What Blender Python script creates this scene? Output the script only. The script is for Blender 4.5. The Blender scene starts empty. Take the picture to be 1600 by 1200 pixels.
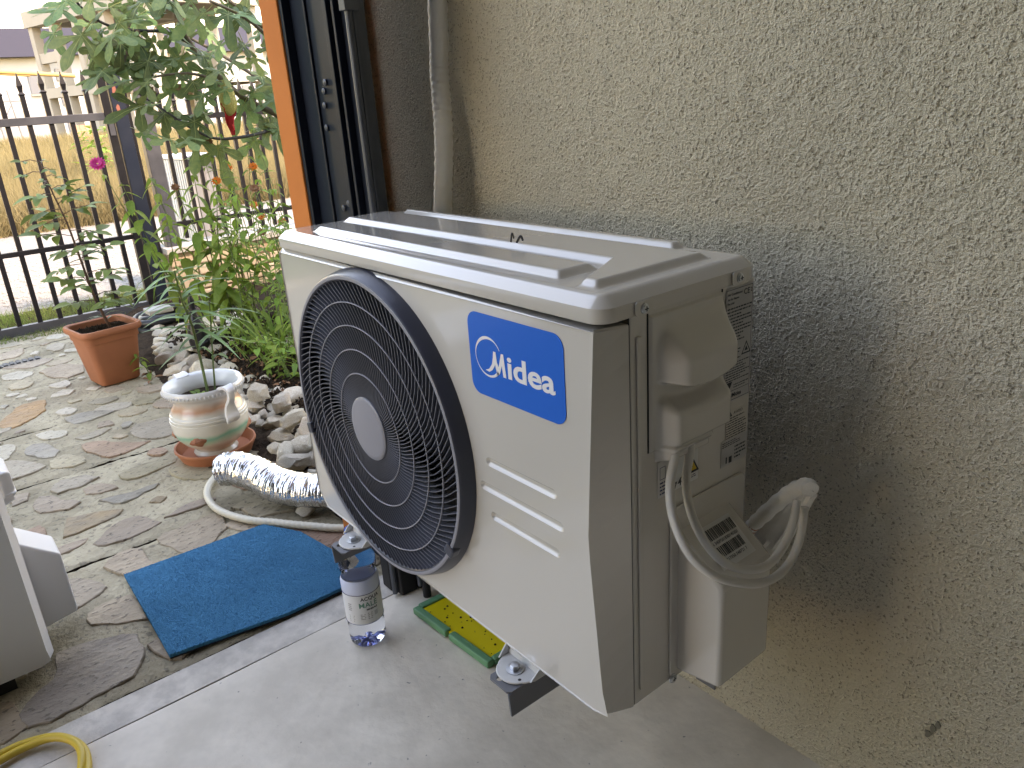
import bpy, bmesh, math, random
import numpy as np
from mathutils import Vector, Matrix
SC = bpy.context.scene
COL = SC.collection
R = math.radians
random.seed(7)
# ------------------------------------------------------------------ camera, sky, sun, exposure
cam_d = bpy.data.cameras.new('camera')
cam = bpy.data.objects.new('camera', cam_d); COL.objects.link(cam)
cam_d.sensor_fit = 'HORIZONTAL'; cam_d.sensor_width = 36.0
cam_d.lens = 1215.735 / 1600 * 36
cam_d.clip_start = 0.02; cam_d.clip_end = 2000
cx = Vector((0.63022425, 0.77360881, -0.06593038)); cy = Vector((0.23195255, -0.26863736, -0.93489678)); cz = Vector((-0.74095574, 0.5739019, -0.34874231))
CAM = Vector((1.28003, -0.51129, 1.01731))
cam.matrix_world = Matrix(((cx.x, -cy.x, -cz.x, CAM.x), (cx.y, -cy.y, -cz.y, CAM.y), (cx.z, -cy.z, -cz.z, CAM.z), (0, 0, 0, 1)))
SC.camera = cam
SUN_EL, SUN_AZ = R(46), R(62)          # azimuth measured from +Y towards +X: the sun stands behind the house
world = bpy.data.worlds.new('World'); SC.world = world; world.use_nodes = True
wn = world.node_tree.nodes; wl = world.node_tree.links
for n in list(wn): wn.remove(n)
w_out = wn.new('ShaderNodeOutputWorld'); w_bg = wn.new('ShaderNodeBackground'); w_sky = wn.new('ShaderNodeTexSky')
w_sky.sky_type = 'NISHITA'; w_sky.sun_disc = False
w_sky.sun_elevation = SUN_EL; w_sky.sun_rotation = SUN_AZ
w_sky.air_density = 1.6; w_sky.dust_density = 0.0; w_sky.ozone_density = 1.0
w_bg.inputs['Strength'].default_value = 0.15
wl.new(w_sky.outputs[0], w_bg.inputs[0]); wl.new(w_bg.outputs[0], w_out.inputs[0])
sun_d = bpy.data.lights.new('sun', 'SUN'); sun_d.energy = 1.5; sun_d.angle = R(10); sun_d.color = (1.0, 0.95, 0.87)
sun = bpy.data.objects.new('sun', sun_d); COL.objects.link(sun)
sdir = Vector((math.sin(SUN_AZ) * math.cos(SUN_EL), math.cos(SUN_AZ) * math.cos(SUN_EL), math.sin(SUN_EL)))
sun.rotation_euler = sdir.to_track_quat('Z', 'Y').to_euler()
SC.view_settings.view_transform = 'Standard'; SC.view_settings.look = 'None'
SC.view_settings.gamma = 1.0; SC.view_settings.use_curve_mapping = False
SC.view_settings.exposure = 3.1
SC.view_settings.use_white_balance = True; SC.view_settings.white_balance_temperature = 9100; SC.view_settings.white_balance_tint = 27   # camera white balance for sky-lit shade
SC.render.engine = 'CYCLES'
cyc = SC.cycles
cyc.use_denoising = True; cyc.max_bounces = 12; cyc.diffuse_bounces = 6; cyc.glossy_bounces = 4
cyc.transmission_bounces = 8; cyc.transparent_max_bounces = 8; cyc.caustics_reflective = False; cyc.caustics_refractive = True
cyc.sample_clamp_indirect = 8.0
try: cyc.denoiser = 'OPENIMAGEDENOISE'
except Exception: pass

# ------------------------------------------------------------------ materials
MATS = {}
def mat(name, col, rough=.6, col2=None, nscale=8., metal=0., bump=0., bscale=120., bdist=.002, bdetail=4., coat=0., spec=.5,
        rnd=0., trans=0., ior=1.45, translucent=0., speck=None, speck_scale=90., speck_cut=.7, rough2=None, ndetail=5., bump2=0., b2scale=20.,
        b2dist=.004, stain=0., stretch=None, voro=None, ramp=(.35, .65)):
    m = bpy.data.materials.new(name); m.use_nodes = True; nt = m.node_tree; N = nt.nodes; L = nt.links
    p = N['Principled BSDF']; MATS[name] = m
    p.inputs['Base Color'].default_value = (*col, 1); p.inputs['Roughness'].default_value = rough; p.inputs['Metallic'].default_value = metal
    p.inputs['Specular IOR Level'].default_value = spec; p.inputs['Coat Weight'].default_value = coat; p.inputs['Coat Roughness'].default_value = .08
    p.inputs['Transmission Weight'].default_value = trans; p.inputs['IOR'].default_value = ior
    tc = N.new('ShaderNodeTexCoord'); vec = tc.outputs['Object']
    if stretch:
        mp = N.new('ShaderNodeMapping'); mp.inputs['Scale'].default_value = stretch; L.new(vec, mp.inputs['Vector']); vec = mp.outputs[0]
    def noise(sc, det=4., rg=.6):
        n = N.new('ShaderNodeTexNoise'); n.inputs['Scale'].default_value = sc; n.inputs['Detail'].default_value = det; n.inputs['Roughness'].default_value = rg
        L.new(vec, n.inputs['Vector']); return n
    def rampn(src, a, b):
        r = N.new('ShaderNodeMapRange'); r.inputs['From Min'].default_value = a; r.inputs['From Max'].default_value = b; L.new(src, r.inputs['Value']); return r.outputs[0]
    out = None
    if col2 is not None:
        n = noise(nscale, ndetail)
        mx = N.new('ShaderNodeMix'); mx.data_type = 'RGBA'; mx.inputs['A'].default_value = (*col, 1); mx.inputs['B'].default_value = (*col2, 1)
        L.new(rampn(n.outputs['Fac'], *ramp), mx.inputs['Factor']); out = mx.outputs['Result']
    if speck is not None:
        n = noise(speck_scale, 2.)
        mx = N.new('ShaderNodeMix'); mx.data_type = 'RGBA'; mx.inputs['B'].default_value = (*speck, 1)
        if out is None: mx.inputs['A'].default_value = (*col, 1)
        else: L.new(out, mx.inputs['A'])
        L.new(rampn(n.outputs['Fac'], speck_cut, speck_cut + .06), mx.inputs['Factor']); out = mx.outputs['Result']
    if stain:
        n = noise(1.6, 6., .7); mx = N.new('ShaderNodeMix'); mx.data_type = 'RGBA'; mx.blend_type = 'MULTIPLY'; mx.inputs['B'].default_value = (1 - stain, 1 - stain * 1.02, 1 - stain * 1.08, 1)
        L.new(out, mx.inputs['A']); L.new(rampn(n.outputs['Fac'], .42, .62), mx.inputs['Factor']); out = mx.outputs['Result']
    if rnd:
        oi = N.new('ShaderNodeObjectInfo'); hs = N.new('ShaderNodeHueSaturation')
        r = N.new('ShaderNodeMapRange'); r.inputs['To Min'].default_value = 1 - rnd; r.inputs['To Max'].default_value = 1 + rnd; L.new(oi.outputs['Random'], r.inputs['Value'])
        L.new(r.outputs[0], hs.inputs['Value'])
        r2 = N.new('ShaderNodeMapRange'); r2.inputs['To Min'].default_value = .5 - rnd * .06; r2.inputs['To Max'].default_value = .5 + rnd * .06
        ml = N.new('ShaderNodeMath'); ml.operation = 'FRACT'; m2 = N.new('ShaderNodeMath'); m2.operation = 'MULTIPLY'; m2.inputs[1].default_value = 7.31
        L.new(oi.outputs['Random'], m2.inputs[0]); L.new(m2.outputs[0], ml.inputs[0]); L.new(ml.outputs[0], r2.inputs['Value']); L.new(r2.outputs[0], hs.inputs['Hue'])
        if out is None: hs.inputs['Color'].default_value = (*col, 1)
        else: L.new(out, hs.inputs['Color'])
        out = hs.outputs[0]
    if out is not None: L.new(out, p.inputs['Base Color'])
    if rough2 is not None:
        n = noise(nscale * 1.7, 4.); r = N.new('ShaderNodeMapRange'); r.inputs['From Min'].default_value = .35; r.inputs['From Max'].default_value = .65
        r.inputs['To Min'].default_value = rough; r.inputs['To Max'].default_value = rough2; L.new(n.outputs['Fac'], r.inputs['Value']); L.new(r.outputs[0], p.inputs['Roughness'])
    last = None
    if bump2:
        n = noise(b2scale, 3.); b = N.new('ShaderNodeBump'); b.inputs['Strength'].default_value = bump2; b.inputs['Distance'].default_value = b2dist
        L.new(n.outputs['Fac'], b.inputs['Height']); last = b
    if bump:
        if voro:
            n = N.new('ShaderNodeTexVoronoi'); n.inputs['Scale'].default_value = bscale; L.new(vec, n.inputs['Vector']); h = n.outputs['Distance']
        else: h = noise(bscale, bdetail).outputs['Fac']
        b = N.new('ShaderNodeBump'); b.inputs['Strength'].default_value = bump; b.inputs['Distance'].default_value = bdist
        L.new(h, b.inputs['Height'])
        if last: L.new(last.outputs[0], b.inputs['Normal'])
        last = b
    if last: L.new(last.outputs[0], p.inputs['Normal'])
    if translucent:
        t = N.new('ShaderNodeBsdfTranslucent'); ms = N.new('ShaderNodeMixShader'); ms.inputs[0].default_value = translucent
        if out is not None: L.new(out, t.inputs['Color'])
        else: t.inputs['Color'].default_value = (*col, 1)
        L.new(p.outputs[0], ms.inputs[1]); L.new(t.outputs[0], ms.inputs[2]); L.new(ms.outputs[0], N['Material Output'].inputs[0])
    return m

# ------------------------------------------------------------------ object helpers
def tag(o, label=None, cat=None, group=None, kind=None):
    if label: o['label'] = label
    if cat: o['category'] = cat
    if group: o['group'] = group
    if kind: o['kind'] = kind
    return o
WM = {}
def link(o, parent=None, local=False):
    COL.objects.link(o)
    if parent is not None:
        o.parent = parent
        if not local: o.matrix_parent_inverse = WM.get(parent.name, Matrix.Identity(4)).inverted()
    WM[o.name] = Matrix.Identity(4)
    return o
def empty(name, loc, rz=0., label=None, cat=None, group=None):
    o = bpy.data.objects.new(name, None); o.empty_display_size = .05; COL.objects.link(o)
    o.location = loc; o.rotation_euler = (0, 0, rz)
    WM[o.name] = Matrix.Translation(Vector(loc)) @ Matrix.Rotation(rz, 4, 'Z')
    return tag(o, label, cat, group)
def mesh_data(name, V, F, m=None, smooth=None):
    me = bpy.data.meshes.new(name); me.from_pydata([tuple(v) for v in V], [], F); me.update()
    if m is not None: me.materials.append(MATS[m] if isinstance(m, str) else m)
    if smooth is not None and len(me.polygons):
        me.polygons.foreach_set('use_smooth', [True] * len(me.polygons))
        if smooth < 179: me.set_sharp_from_angle(angle=R(smooth))
    return me
def inst(name, me, parent=None, M=None, local=False):
    o = bpy.data.objects.new(name, me); link(o, parent, local)
    if M is not None: o.matrix_basis = M; WM[o.name] = M.copy()
    return o
def bevel(o, w=.002, seg=2, ang=35):
    b = o.modifiers.new('bevel', 'BEVEL'); b.width = w; b.segments = seg; b.limit_method = 'ANGLE'; b.angle_limit = R(ang); b.harden_normals = False
    return o
def catmull(P, n=8, closed=False):
    P = [Vector(p) for p in P]; out = []
    N_ = len(P); rng = range(N_ if closed else N_ - 1)
    for i in rng:
        if closed: a, b, c, d = P[i - 1], P[i], P[(i + 1) % N_], P[(i + 2) % N_]
        else: a, b, c, d = P[max(i - 1, 0)], P[i], P[i + 1], P[min(i + 2, N_ - 1)]
        for k in range(n):
            t = k / n
            out.append(.5 * ((2 * b) + (c - a) * t + (2 * a - 5 * b + 4 * c - d) * t * t + (3 * b - a - 3 * c + d) * t ** 3))
    if not closed: out.append(P[-1])
    return out
class MB:
    def __init__(s): s.V = []; s.F = []
    def add(s, V, F):
        o = len(s.V); s.V += [Vector(v) for v in V]; s.F += [tuple(i + o for i in f) for f in F]; return s
    def box(s, a, b):
        x0, y0, z0 = a; x1, y1, z1 = b
        return s.add([(x0, y0, z0), (x1, y0, z0), (x1, y1, z0), (x0, y1, z0), (x0, y0, z1), (x1, y0, z1), (x1, y1, z1), (x0, y1, z1)],
                     [(0, 3, 2, 1), (4, 5, 6, 7), (0, 1, 5, 4), (1, 2, 6, 5), (2, 3, 7, 6), (3, 0, 4, 7)])
    def tube(s, P, r, n=8, caps=True, closed=False, up=None):
        P = [Vector(p) for p in P]; m = len(P); rr = r if isinstance(r, (list, tuple)) else [r] * m
        T = []
        for i in range(m):
            if closed: t = P[(i + 1) % m] - P[i - 1]
            else: t = P[min(i + 1, m - 1)] - P[max(i - 1, 0)]
            T.append(t.normalized() if t.length > 1e-9 else Vector((0, 0, 1)))
        a = Vector((0, 0, 1)) if abs(T[0].z) < .9 else Vector((1, 0, 0))
        u = (a - T[0] * a.dot(T[0])).normalized(); V = []
        for i in range(m):
            u = (u - T[i] * u.dot(T[i])); u = u.normalized() if u.length > 1e-6 else T[i].orthogonal().normalized()
            v = T[i].cross(u)
            for k in range(n):
                an = 2 * math.pi * k / n; V.append(P[i] + (u * math.cos(an) + v * math.sin(an)) * rr[i])
        F = []
        for i in range(m if closed else m - 1):
            j = (i + 1) % m
            for k in range(n): F.append((i * n + k, i * n + (k + 1) % n, j * n + (k + 1) % n, j * n + k))
        if caps and not closed: F.append(tuple(range(n - 1, -1, -1))); F.append(tuple((m - 1) * n + k for k in range(n)))
        return s.add(V, F)
    def lathe(s, prof, n=32, c=(0, 0, 0), axis='z', cap=True):
        V = []; c = Vector(c)
        for r, h in prof:
            for k in range(n):
                a = 2 * math.pi * k / n
                if axis == 'z': V.append(c + Vector((r * math.cos(a), r * math.sin(a), h)))
                elif axis == 'y': V.append(c + Vector((r * math.cos(a), h, r * math.sin(a))))
                else: V.append(c + Vector((h, r * math.cos(a), r * math.sin(a))))
        F = []
        for i in range(len(prof) - 1):
            for k in range(n):
                q = (i * n + k, i * n + (k + 1) % n, (i + 1) * n + (k + 1) % n, (i + 1) * n + k)
                F.append(q if axis != 'y' else q[::-1])
        if cap:
            if prof[0][0] > 1e-6: F.append(tuple(range(n - 1, -1, -1)))
            if prof[-1][0] > 1e-6: F.append(tuple((len(prof) - 1) * n + k for k in range(n)))
        return s.add(V, F)
    def prism(s, poly, axis, a, b):
        n = len(poly)
        def mk(p, h):
            if axis == 'x': return (h, p[0], p[1])
            if axis == 'y': return (p[0], h, p[1])
            return (p[0], p[1], h)
        V = [mk(p, a) for p in poly] + [mk(p, b) for p in poly]
        F = [tuple(range(n - 1, -1, -1)), tuple(range(n, 2 * n))] + [(i, (i + 1) % n, n + (i + 1) % n, n + i) for i in range(n)]
        return s.add(V, F)
    def fixn(s):
        bm = bmesh.new(); vs = [bm.verts.new(v) for v in s.V]
        for f in s.F:
            try: bm.faces.new([vs[i] for i in f])
            except ValueError: pass
        bmesh.ops.remove_doubles(bm, verts=bm.verts, dist=1e-6)
        bmesh.ops.recalc_face_normals(bm, faces=bm.faces)
        bm.verts.index_update(); s.V = [v.co.copy() for v in bm.verts]; s.F = [tuple(v.index for v in f.verts) for f in bm.faces]; bm.free(); return s
    def data(s, name, m, smooth=None, fix=True):
        if fix: s.fixn()
        return mesh_data(name, s.V, s.F, m, smooth)
    def build(s, name, m, parent=None, smooth=None, local=False, fix=True):
        return inst(name, s.data(name, m, smooth, fix), parent, None, local)
def grid_mesh(name, X, m, smooth=True):
    """X: (ny,nx,3) array of points."""
    ny, nx = X.shape[:2]; me = bpy.data.meshes.new(name)
    me.vertices.add(nx * ny); me.vertices.foreach_set('co', X.reshape(-1).astype(np.float32))
    i = np.arange(nx * ny).reshape(ny, nx)
    q = np.stack([i[:-1, :-1], i[:-1, 1:], i[1:, 1:], i[1:, :-1]], -1).reshape(-1, 4); nf = len(q)
    me.loops.add(nf * 4); me.loops.foreach_set('vertex_index', q.reshape(-1).astype(np.int32))
    me.polygons.add(nf); me.polygons.foreach_set('loop_start', np.arange(0, nf * 4, 4, dtype=np.int32))
    me.polygons.foreach_set('use_smooth', np.full(nf, smooth)); me.update(calc_edges=True); me.validate()
    me.materials.append(MATS[m]); return me
def tris_mesh(name, V, m, per=3):
    """V: (n*per,3) loose polygons of `per` vertices each."""
    V = np.asarray(V, np.float32); me = bpy.data.meshes.new(name); nv = len(V); nf = nv // per
    me.vertices.add(nv); me.vertices.foreach_set('co', V.reshape(-1)); me.loops.add(nv); me.loops.foreach_set('vertex_index', np.arange(nv, dtype=np.int32))
    me.polygons.add(nf); me.polygons.foreach_set('loop_start', np.arange(0, nv, per, dtype=np.int32)); me.update(calc_edges=True); me.validate()
    me.materials.append(MATS[m]); return me
def text_data(s, size, m, extrude=.0003, align='CENTER', bold=0.):
    c = bpy.data.curves.new('text', 'FONT'); c.body = s; c.size = size; c.extrude = extrude; c.align_x = align; c.align_y = 'CENTER'; c.offset = bold; c.resolution_u = 4
    o = bpy.data.objects.new('text_tmp', c); COL.objects.link(o)
    dg = bpy.context.evaluated_depsgraph_get(); me = bpy.data.meshes.new_from_object(o.evaluated_get(dg))
    bpy.data.objects.remove(o); me.materials.clear(); me.materials.append(MATS[m]); return me
def frame(o, x, y, z):
    """matrix whose columns are the axes x,y,z at origin o"""
    return Matrix(((x[0], y[0], z[0], o[0]), (x[1], y[1], z[1], o[1]), (x[2], y[2], z[2], o[2]), (0, 0, 0, 1)))
def orient(loc, d, up=(0, 0, 1), s=1.):
    d = Vector(d).normalized(); up = Vector(up); y = up.cross(d)
    y = y.normalized() if y.length > 1e-5 else d.orthogonal().normalized(); z = d.cross(y)
    return Matrix.Translation(Vector(loc)) @ frame((0, 0, 0), d, y, z) @ Matrix.Scale(s, 4)
def rrect(w, h, r, n=6, c=(0, 0)):
    P = []
    for (sx, sy, a0) in ((1, 1, 0), (-1, 1, 90), (-1, -1, 180), (1, -1, 270)):
        for k in range(n + 1):
            a = R(a0 + 90 * k / n); P.append((c[0] + sx * (w / 2 - r) + r * math.cos(a), c[1] + sy * (h / 2 - r) + r * math.sin(a)))
    return P
def grain_field(nx, ny, dx, cell, seed):
    """render plaster grains: rounded bumps of uneven height on a jittered grid"""
    rg = np.random.default_rng(seed); gx, gy = int(nx * dx / cell) + 3, int(ny * dx / cell) + 3
    jx = rg.uniform(.05, .95, (gy, gx)); jy = rg.uniform(.05, .95, (gy, gx)); am = rg.uniform(.15, 1., (gy, gx)); rad = rg.uniform(.55, 1.0, (gy, gx)); st = rg.uniform(.7, 1.5, (gy, gx))
    X, Y = np.meshgrid(np.arange(nx) * dx / cell + 1, np.arange(ny) * dx / cell + 1); cx0 = X.astype(int); cy0 = Y.astype(int); out = np.zeros((ny, nx))
    for a in (-1, 0, 1):
        for b in (-1, 0, 1):
            ix, iy = cx0 + a, cy0 + b; ok = (ix >= 0) & (iy >= 0) & (ix < gx) & (iy < gy); ix = np.clip(ix, 0, gx - 1); iy = np.clip(iy, 0, gy - 1)
            d2 = ((X - ix - jx[iy, ix]) ** 2 * st[iy, ix] + (Y - iy - jy[iy, ix]) ** 2 / st[iy, ix]) / rad[iy, ix] ** 2
            out = np.maximum(out, np.where(ok, am[iy, ix] * np.sqrt(np.clip(1 - d2, 0, 1)), 0))
    return out
def fbm_field(nx, ny, dx, lam, width, seed):
    """band-passed random height field, unit variance"""
    rg = np.random.default_rng(seed); a = rg.standard_normal((ny, nx)); F = np.fft.rfft2(a)
    kx = np.fft.rfftfreq(nx, dx)[None, :]; ky = np.fft.fftfreq(ny, dx)[:, None]; k = np.sqrt(kx * kx + ky * ky)
    F *= np.exp(-((k - 1 / lam) / (width / lam)) ** 2); a = np.fft.irfft2(F, s=(ny, nx)); return a / a.std()

# ------------------------------------------------------------------ palette
mat('plaster', (.66, .595, .465), .92, col2=(.58, .525, .415), nscale=3., bump=1., bscale=255., bdist=.0105, bdetail=2.5, spec=.1, speck=(.30, .265, .20), speck_scale=255., speck_cut=.60)
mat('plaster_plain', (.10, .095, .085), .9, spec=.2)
mat('house_wall', (.55, .52, .45), .9, spec=.2)
mat('concrete', (.75, .67, .565), .5, spec=.3, stain=.2, col2=(.62, .55, .46), nscale=3.2, bump=.35, bscale=55., bdist=.003, bdetail=8., rough2=.6, speck=(.2, .19, .18), speck_scale=60., speck_cut=.71, bump2=.3, b2scale=7., b2dist=.006)
mat('threshold', (.66, .60, .525), .8, spec=.2, col2=(.50, .455, .40), nscale=20., bump=.8, bscale=30., bdist=.006, bdetail=8., ramp=(.38, .60), ndetail=9., stain=.15)
mat('mortar', (.51, .435, .305), .8, spec=.2, col2=(.36, .30, .205), nscale=6., stain=.38, bump=1., bscale=45., bdist=.014, bdetail=10., rough2=.6, speck=(.26, .22, .16), speck_scale=70., speck_cut=.60, ndetail=10.)
STC = {'o': ((.40, .22, .10), (.30, .17, .09)), 'b': ((.27, .245, .205), (.34, .30, .235)), 't': ((.41, .34, .225), (.33, .275, .185)), 'r': ((.37, .235, .165), (.31, .205, .145)),
       'w': ((.52, .46, .365), (.44, .385, .30)), 'p': ((.36, .285, .21), (.28, .225, .17)), 'd': ((.24, .195, .145), (.37, .26, .15)), 'n': ((.41, .32, .225), (.32, .25, .18)),
       'g': ((.38, .325, .245), (.31, .265, .195)), 'D': ((.25, .21, .17), (.34, .285, .22))}
for k, (a, b) in STC.items():
    mat('stone_' + k, a, .55, col2=b, nscale=9., bump=.8, bscale=30., bdist=.014, bdetail=10., rough2=.45, rnd=.12, stain=.25, spec=.2, speck=tuple(c * .5 for c in b), speck_scale=60., speck_cut=.60, stretch=(1.6, .8, 1))
mat('limestone', (.80, .73, .62), .9, col2=(.62, .52, .39), nscale=14., bump=.9, bscale=45., bdist=.008, bdetail=8., rnd=.18, spec=.2)
mat('soil', (.030, .021, .015), .98, spec=.05, col2=(.058, .040, .028), nscale=40., bump=1., bscale=60., bdist=.015, bdetail=8.)
mat('gravel', (.27, .25, .22), .95, col2=(.20, .185, .16), nscale=25., bump=1., bscale=70., bdist=.02, bdetail=6.)
mat('pebble', (.30, .28, .25), .9, rnd=.2)
mat('ground', (.20, .16, .08), .95, col2=(.15, .13, .06), nscale=.6, bump=.5, bscale=8., bdist=.05)
mat('dry_grass', (.24, .185, .085), .8, col2=(.18, .145, .07), nscale=1.2, translucent=.25, spec=.2)
mat('green_grass', (.10, .17, .04), .7, col2=(.17, .21, .06), nscale=2., translucent=.3, spec=.2)
mat('paint', (.58, .55, .515), .16, bump=.05, bscale=40., bdist=.002, spec=.5, coat=1., bdetail=2.)
mat('paint_white', (.72, .72, .72), .34, spec=.5, bump=.03, bscale=60., bdist=.002)
mat('grille', (.050, .054, .075), .30, spec=.5)
mat('grille_rib', (.12, .124, .15), .35, spec=.5)
mat('grille_cap', (.26, .26, .30), .42, spec=.5)
mat('fan_dark', (.018, .019, .024), .5)
mat('sticker_blue', (.0, .135, .60), .25, spec=.2, coat=.08, bump=.05, bscale=35., bdist=.002)
mat('sticker_white', (.78, .78, .80), .35)
mat('label_silver', (.42, .42, .43), .45)
mat('label_white', (.62, .62, .62), .5)
mat('ink', (.03, .03, .035), .6)
mat('ink_blue', (.03, .035, .12), .6)
mat('warn_yellow', (.65, .42, .02), .5)
mat('chip', (.17, .16, .125), .95)
mat('seam', (.012, .012, .013), .8)
mat('zinc', (.62, .64, .67), .32, metal=.9, bump=.1, bscale=90., bdist=.001, col2=(.5, .52, .55), nscale=60.)
mat('foot_paint', (.60, .60, .60), .38, spec=.5)
mat('angle_steel', (.165, .17, .19), .42, metal=.35)
mat('cable', (.60, .575, .55), .5, bump=.1, bscale=50., bdist=.001)
mat('wrap', (.78, .77, .74), .55, bump=.6, bscale=40., bdist=.004, stretch=(1, 1, 2.2))
mat('copper', (.45, .17, .10), .4, metal=.6)
mat('steel_dark', (.006, .011, .022), .5, col2=(.012, .017, .028), nscale=6., spec=.25)
mat('track_zinc', (.09, .10, .12), .45, metal=.4, col2=(.05, .058, .072), nscale=5., stretch=(6, 6, 1))
mat('orange_paint', (.60, .19, .055), .75, spec=.12, col2=(.53, .165, .048), nscale=5., bump=.15, bscale=40., bdist=.002)
mat('mat_blue', (.035, .22, .38), .95, col2=(.026, .175, .31), nscale=7., bump=1., bscale=300., bdist=.006, bdetail=2., spec=.1)
mat('mat_fibre', (.04, .235, .40), .9, rnd=0., spec=.1)
mat('rubber', (.012, .012, .014), .7)
mat('bottle_plastic', (.93, .95, 1.), .03, trans=1., ior=1.33)
mat('bottle_label', (.66, .68, .70), .4)
mat('bottle_band', (.56, .62, .78), .35)
mat('print_green', (.10, .25, .20), .5)
mat('bottle_base', (.32, .40, .85), .12, trans=.6, ior=1.45)
mat('trap_yellow', (.72, .56, .01), .45, speck=(.05, .035, .02), speck_scale=70., speck_cut=.72)
mat('trap_green', (.09, .27, .14), .5)
mat('foil', (.86, .87, .89), .20, metal=1., bump=.5, bscale=70., bdist=.006, bdetail=3.)
mat('hose_cream', (.60, .55, .44), .5)
mat('hose_yellow', (.62, .42, .05), .4)
mat('terracotta', (.45, .165, .085), .68, col2=(.38, .135, .07), nscale=5., bump=.1, bscale=60., bdist=.002)
mat('terracotta_dark', (.30, .10, .06), .75, col2=(.40, .18, .11), nscale=12.)
mat('leaf_fig', (.12, .20, .085), .5, spec=.35, col2=(.19, .26, .10), nscale=9., rnd=.4, translucent=.38, bump=.2, bscale=30.)
mat('leaf_zinnia', (.17, .28, .05), .55, spec=.3, col2=(.24, .34, .07), nscale=12., rnd=.3, translucent=.38)
mat('leaf_hedge', (.05, .10, .03), .55, spec=.3, col2=(.08, .14, .04), nscale=3., translucent=.2)
mat('leaf_bush', (.14, .25, .04), .55, spec=.3, col2=(.21, .31, .06), nscale=12., rnd=.35, translucent=.35)
mat('leaf_rose', (.16, .24, .06), .5, spec=.35, col2=(.19, .24, .07), nscale=14., rnd=.3, translucent=.25)
mat('leaf_lily', (.13, .23, .07), .42, rnd=.3, translucent=.2)
mat('vein', (.30, .36, .14), .5, translucent=.2)
mat('stem_green', (.10, .15, .05), .6)
mat('stem_rose', (.10, .055, .04), .6)
mat('bark', (.17, .14, .11), .85, col2=(.10, .085, .07), nscale=14., bump=.6, bscale=60., bdist=.004)
mat('twig', (.045, .045, .05), .7)
mat('pink', (.62, .03, .22), .5, rnd=.1, translucent=.2)
mat('flower_orange', (.75, .20, .02), .5, translucent=.2)
mat('flower_brown', (.20, .09, .04), .8)
mat('fence_black', (.006, .006, .008), .5, spec=.25, col2=(.010, .010, .012), nscale=20.)
mat('gate_grey', (.055, .058, .066), .5, spec=.3, col2=(.035, .038, .045), nscale=9.)
mat('rust', (.22, .075, .05), .8)
mat('cap_stone', (.42, .40, .36), .85, col2=(.36, .34, .30), nscale=9., bump=.3)
mat('wall_stone', (.52, .43, .31), .88, col2=(.42, .32, .21), nscale=6., bump=.7, bscale=40., bdist=.006, rnd=.15)
mat('cabinet_white', (.60, .61, .62), .5)
mat('cabinet_grey', (.36, .37, .38), .55)
mat('far_concrete', (.30, .275, .24), .9, col2=(.26, .24, .21), nscale=.6)
mat('far_white', (.36, .36, .36), .9)
mat('far_grey', (.24, .24, .24), .9)
mat('far_roof', (.018, .014, .02), .8)
mat('far_glass', (.10, .11, .13), .2)
mat('far_brick', (.40, .19, .12), .9)
mat('timber', (.50, .31, .10), .7, col2=(.42, .25, .08), nscale=4.)
mat('scaffold', (.14, .14, .14), .5)
mat('tarp_blue', (.03, .12, .45), .6)
mat('net_yellow', (.40, .38, .14), .8, bump=.8, bscale=160., bdist=.004, speck=(.55, .52, .25), speck_scale=160., speck_cut=.55)
mat('cloth_red', (.45, .02, .03), .8, bump=.2, bscale=60.)
mat('black_plastic', (.014, .014, .017), .35)
mat('drain_grate', (.05, .05, .05), .5)
mat('pot_ceramic', (.68, .67, .62), .22, coat=.3)
# painted ceramic of the jug-like pot: bands of glaze at set heights are its own decoration
def pot_paint():
    m = MATS['pot_ceramic']; nt = m.node_tree; N = nt.nodes; L = nt.links; p = N['Principled BSDF']
    tc = N.new('ShaderNodeTexCoord'); sp = N.new('ShaderNodeSeparateXYZ'); L.new(tc.outputs['Object'], sp.inputs[0])
    nz = N.new('ShaderNodeTexNoise'); nz.inputs['Scale'].default_value = 9.; nz.inputs['Detail'].default_value = 3.; L.new(tc.outputs['Object'], nz.inputs['Vector'])
    ad = N.new('ShaderNodeMath'); ad.operation = 'MULTIPLY_ADD'; ad.inputs[1].default_value = .05; L.new(nz.outputs['Fac'], ad.inputs[0]); L.new(sp.outputs['Z'], ad.inputs[2])
    cr = N.new('ShaderNodeValToRGB'); L.new(ad.outputs[0], cr.inputs[0]); e = cr.color_ramp.elements
    W_ = (.68, .66, .60, 1); G_ = (.20, .50, .38, 1); P_ = (.60, .33, .22, 1)
    st = [(.0, (.62, .58, .46, 1)), (.095, W_), (.108, (.45, .58, .46, 1)), (.122, G_), (.134, W_), (.185, W_), (.20, P_), (.212, (.62, .45, .36, 1)), (.228, (.68, .68, .68, 1)), (.3, (.66, .67, .68, 1))]
    e[0].position = 0; e[0].color = st[0][1]; e[1].position = st[-1][0]; e[1].color = st[-1][1]
    for q, c in st[1:-1]: x = e.new(q); x.color = c
    L.new(cr.outputs[0], p.inputs['Base Color'])
pot_paint()

# ------------------------------------------------------------------ the setting: ground, garage, walls
WALLY = .402
def struct(name, mb, m, parent=None, smooth=None):
    o = mb.build(name, m, parent, smooth)
    if parent is None: o['kind'] = 'structure'
    return o
g = MB().add([(-900, -900, -.06), (900, -900, -.06), (900, 900, -.06), (-900, 900, -.06)], [(0, 1, 2, 3)])
struct('ground', g, 'ground')
struct('gravel_road', MB().add([(-8.4, -40, -.03), (-4.1, -40, -.03), (-4.1, 40, -.03), (-8.4, 40, -.03)], [(0, 1, 2, 3)]), 'gravel')
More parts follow.
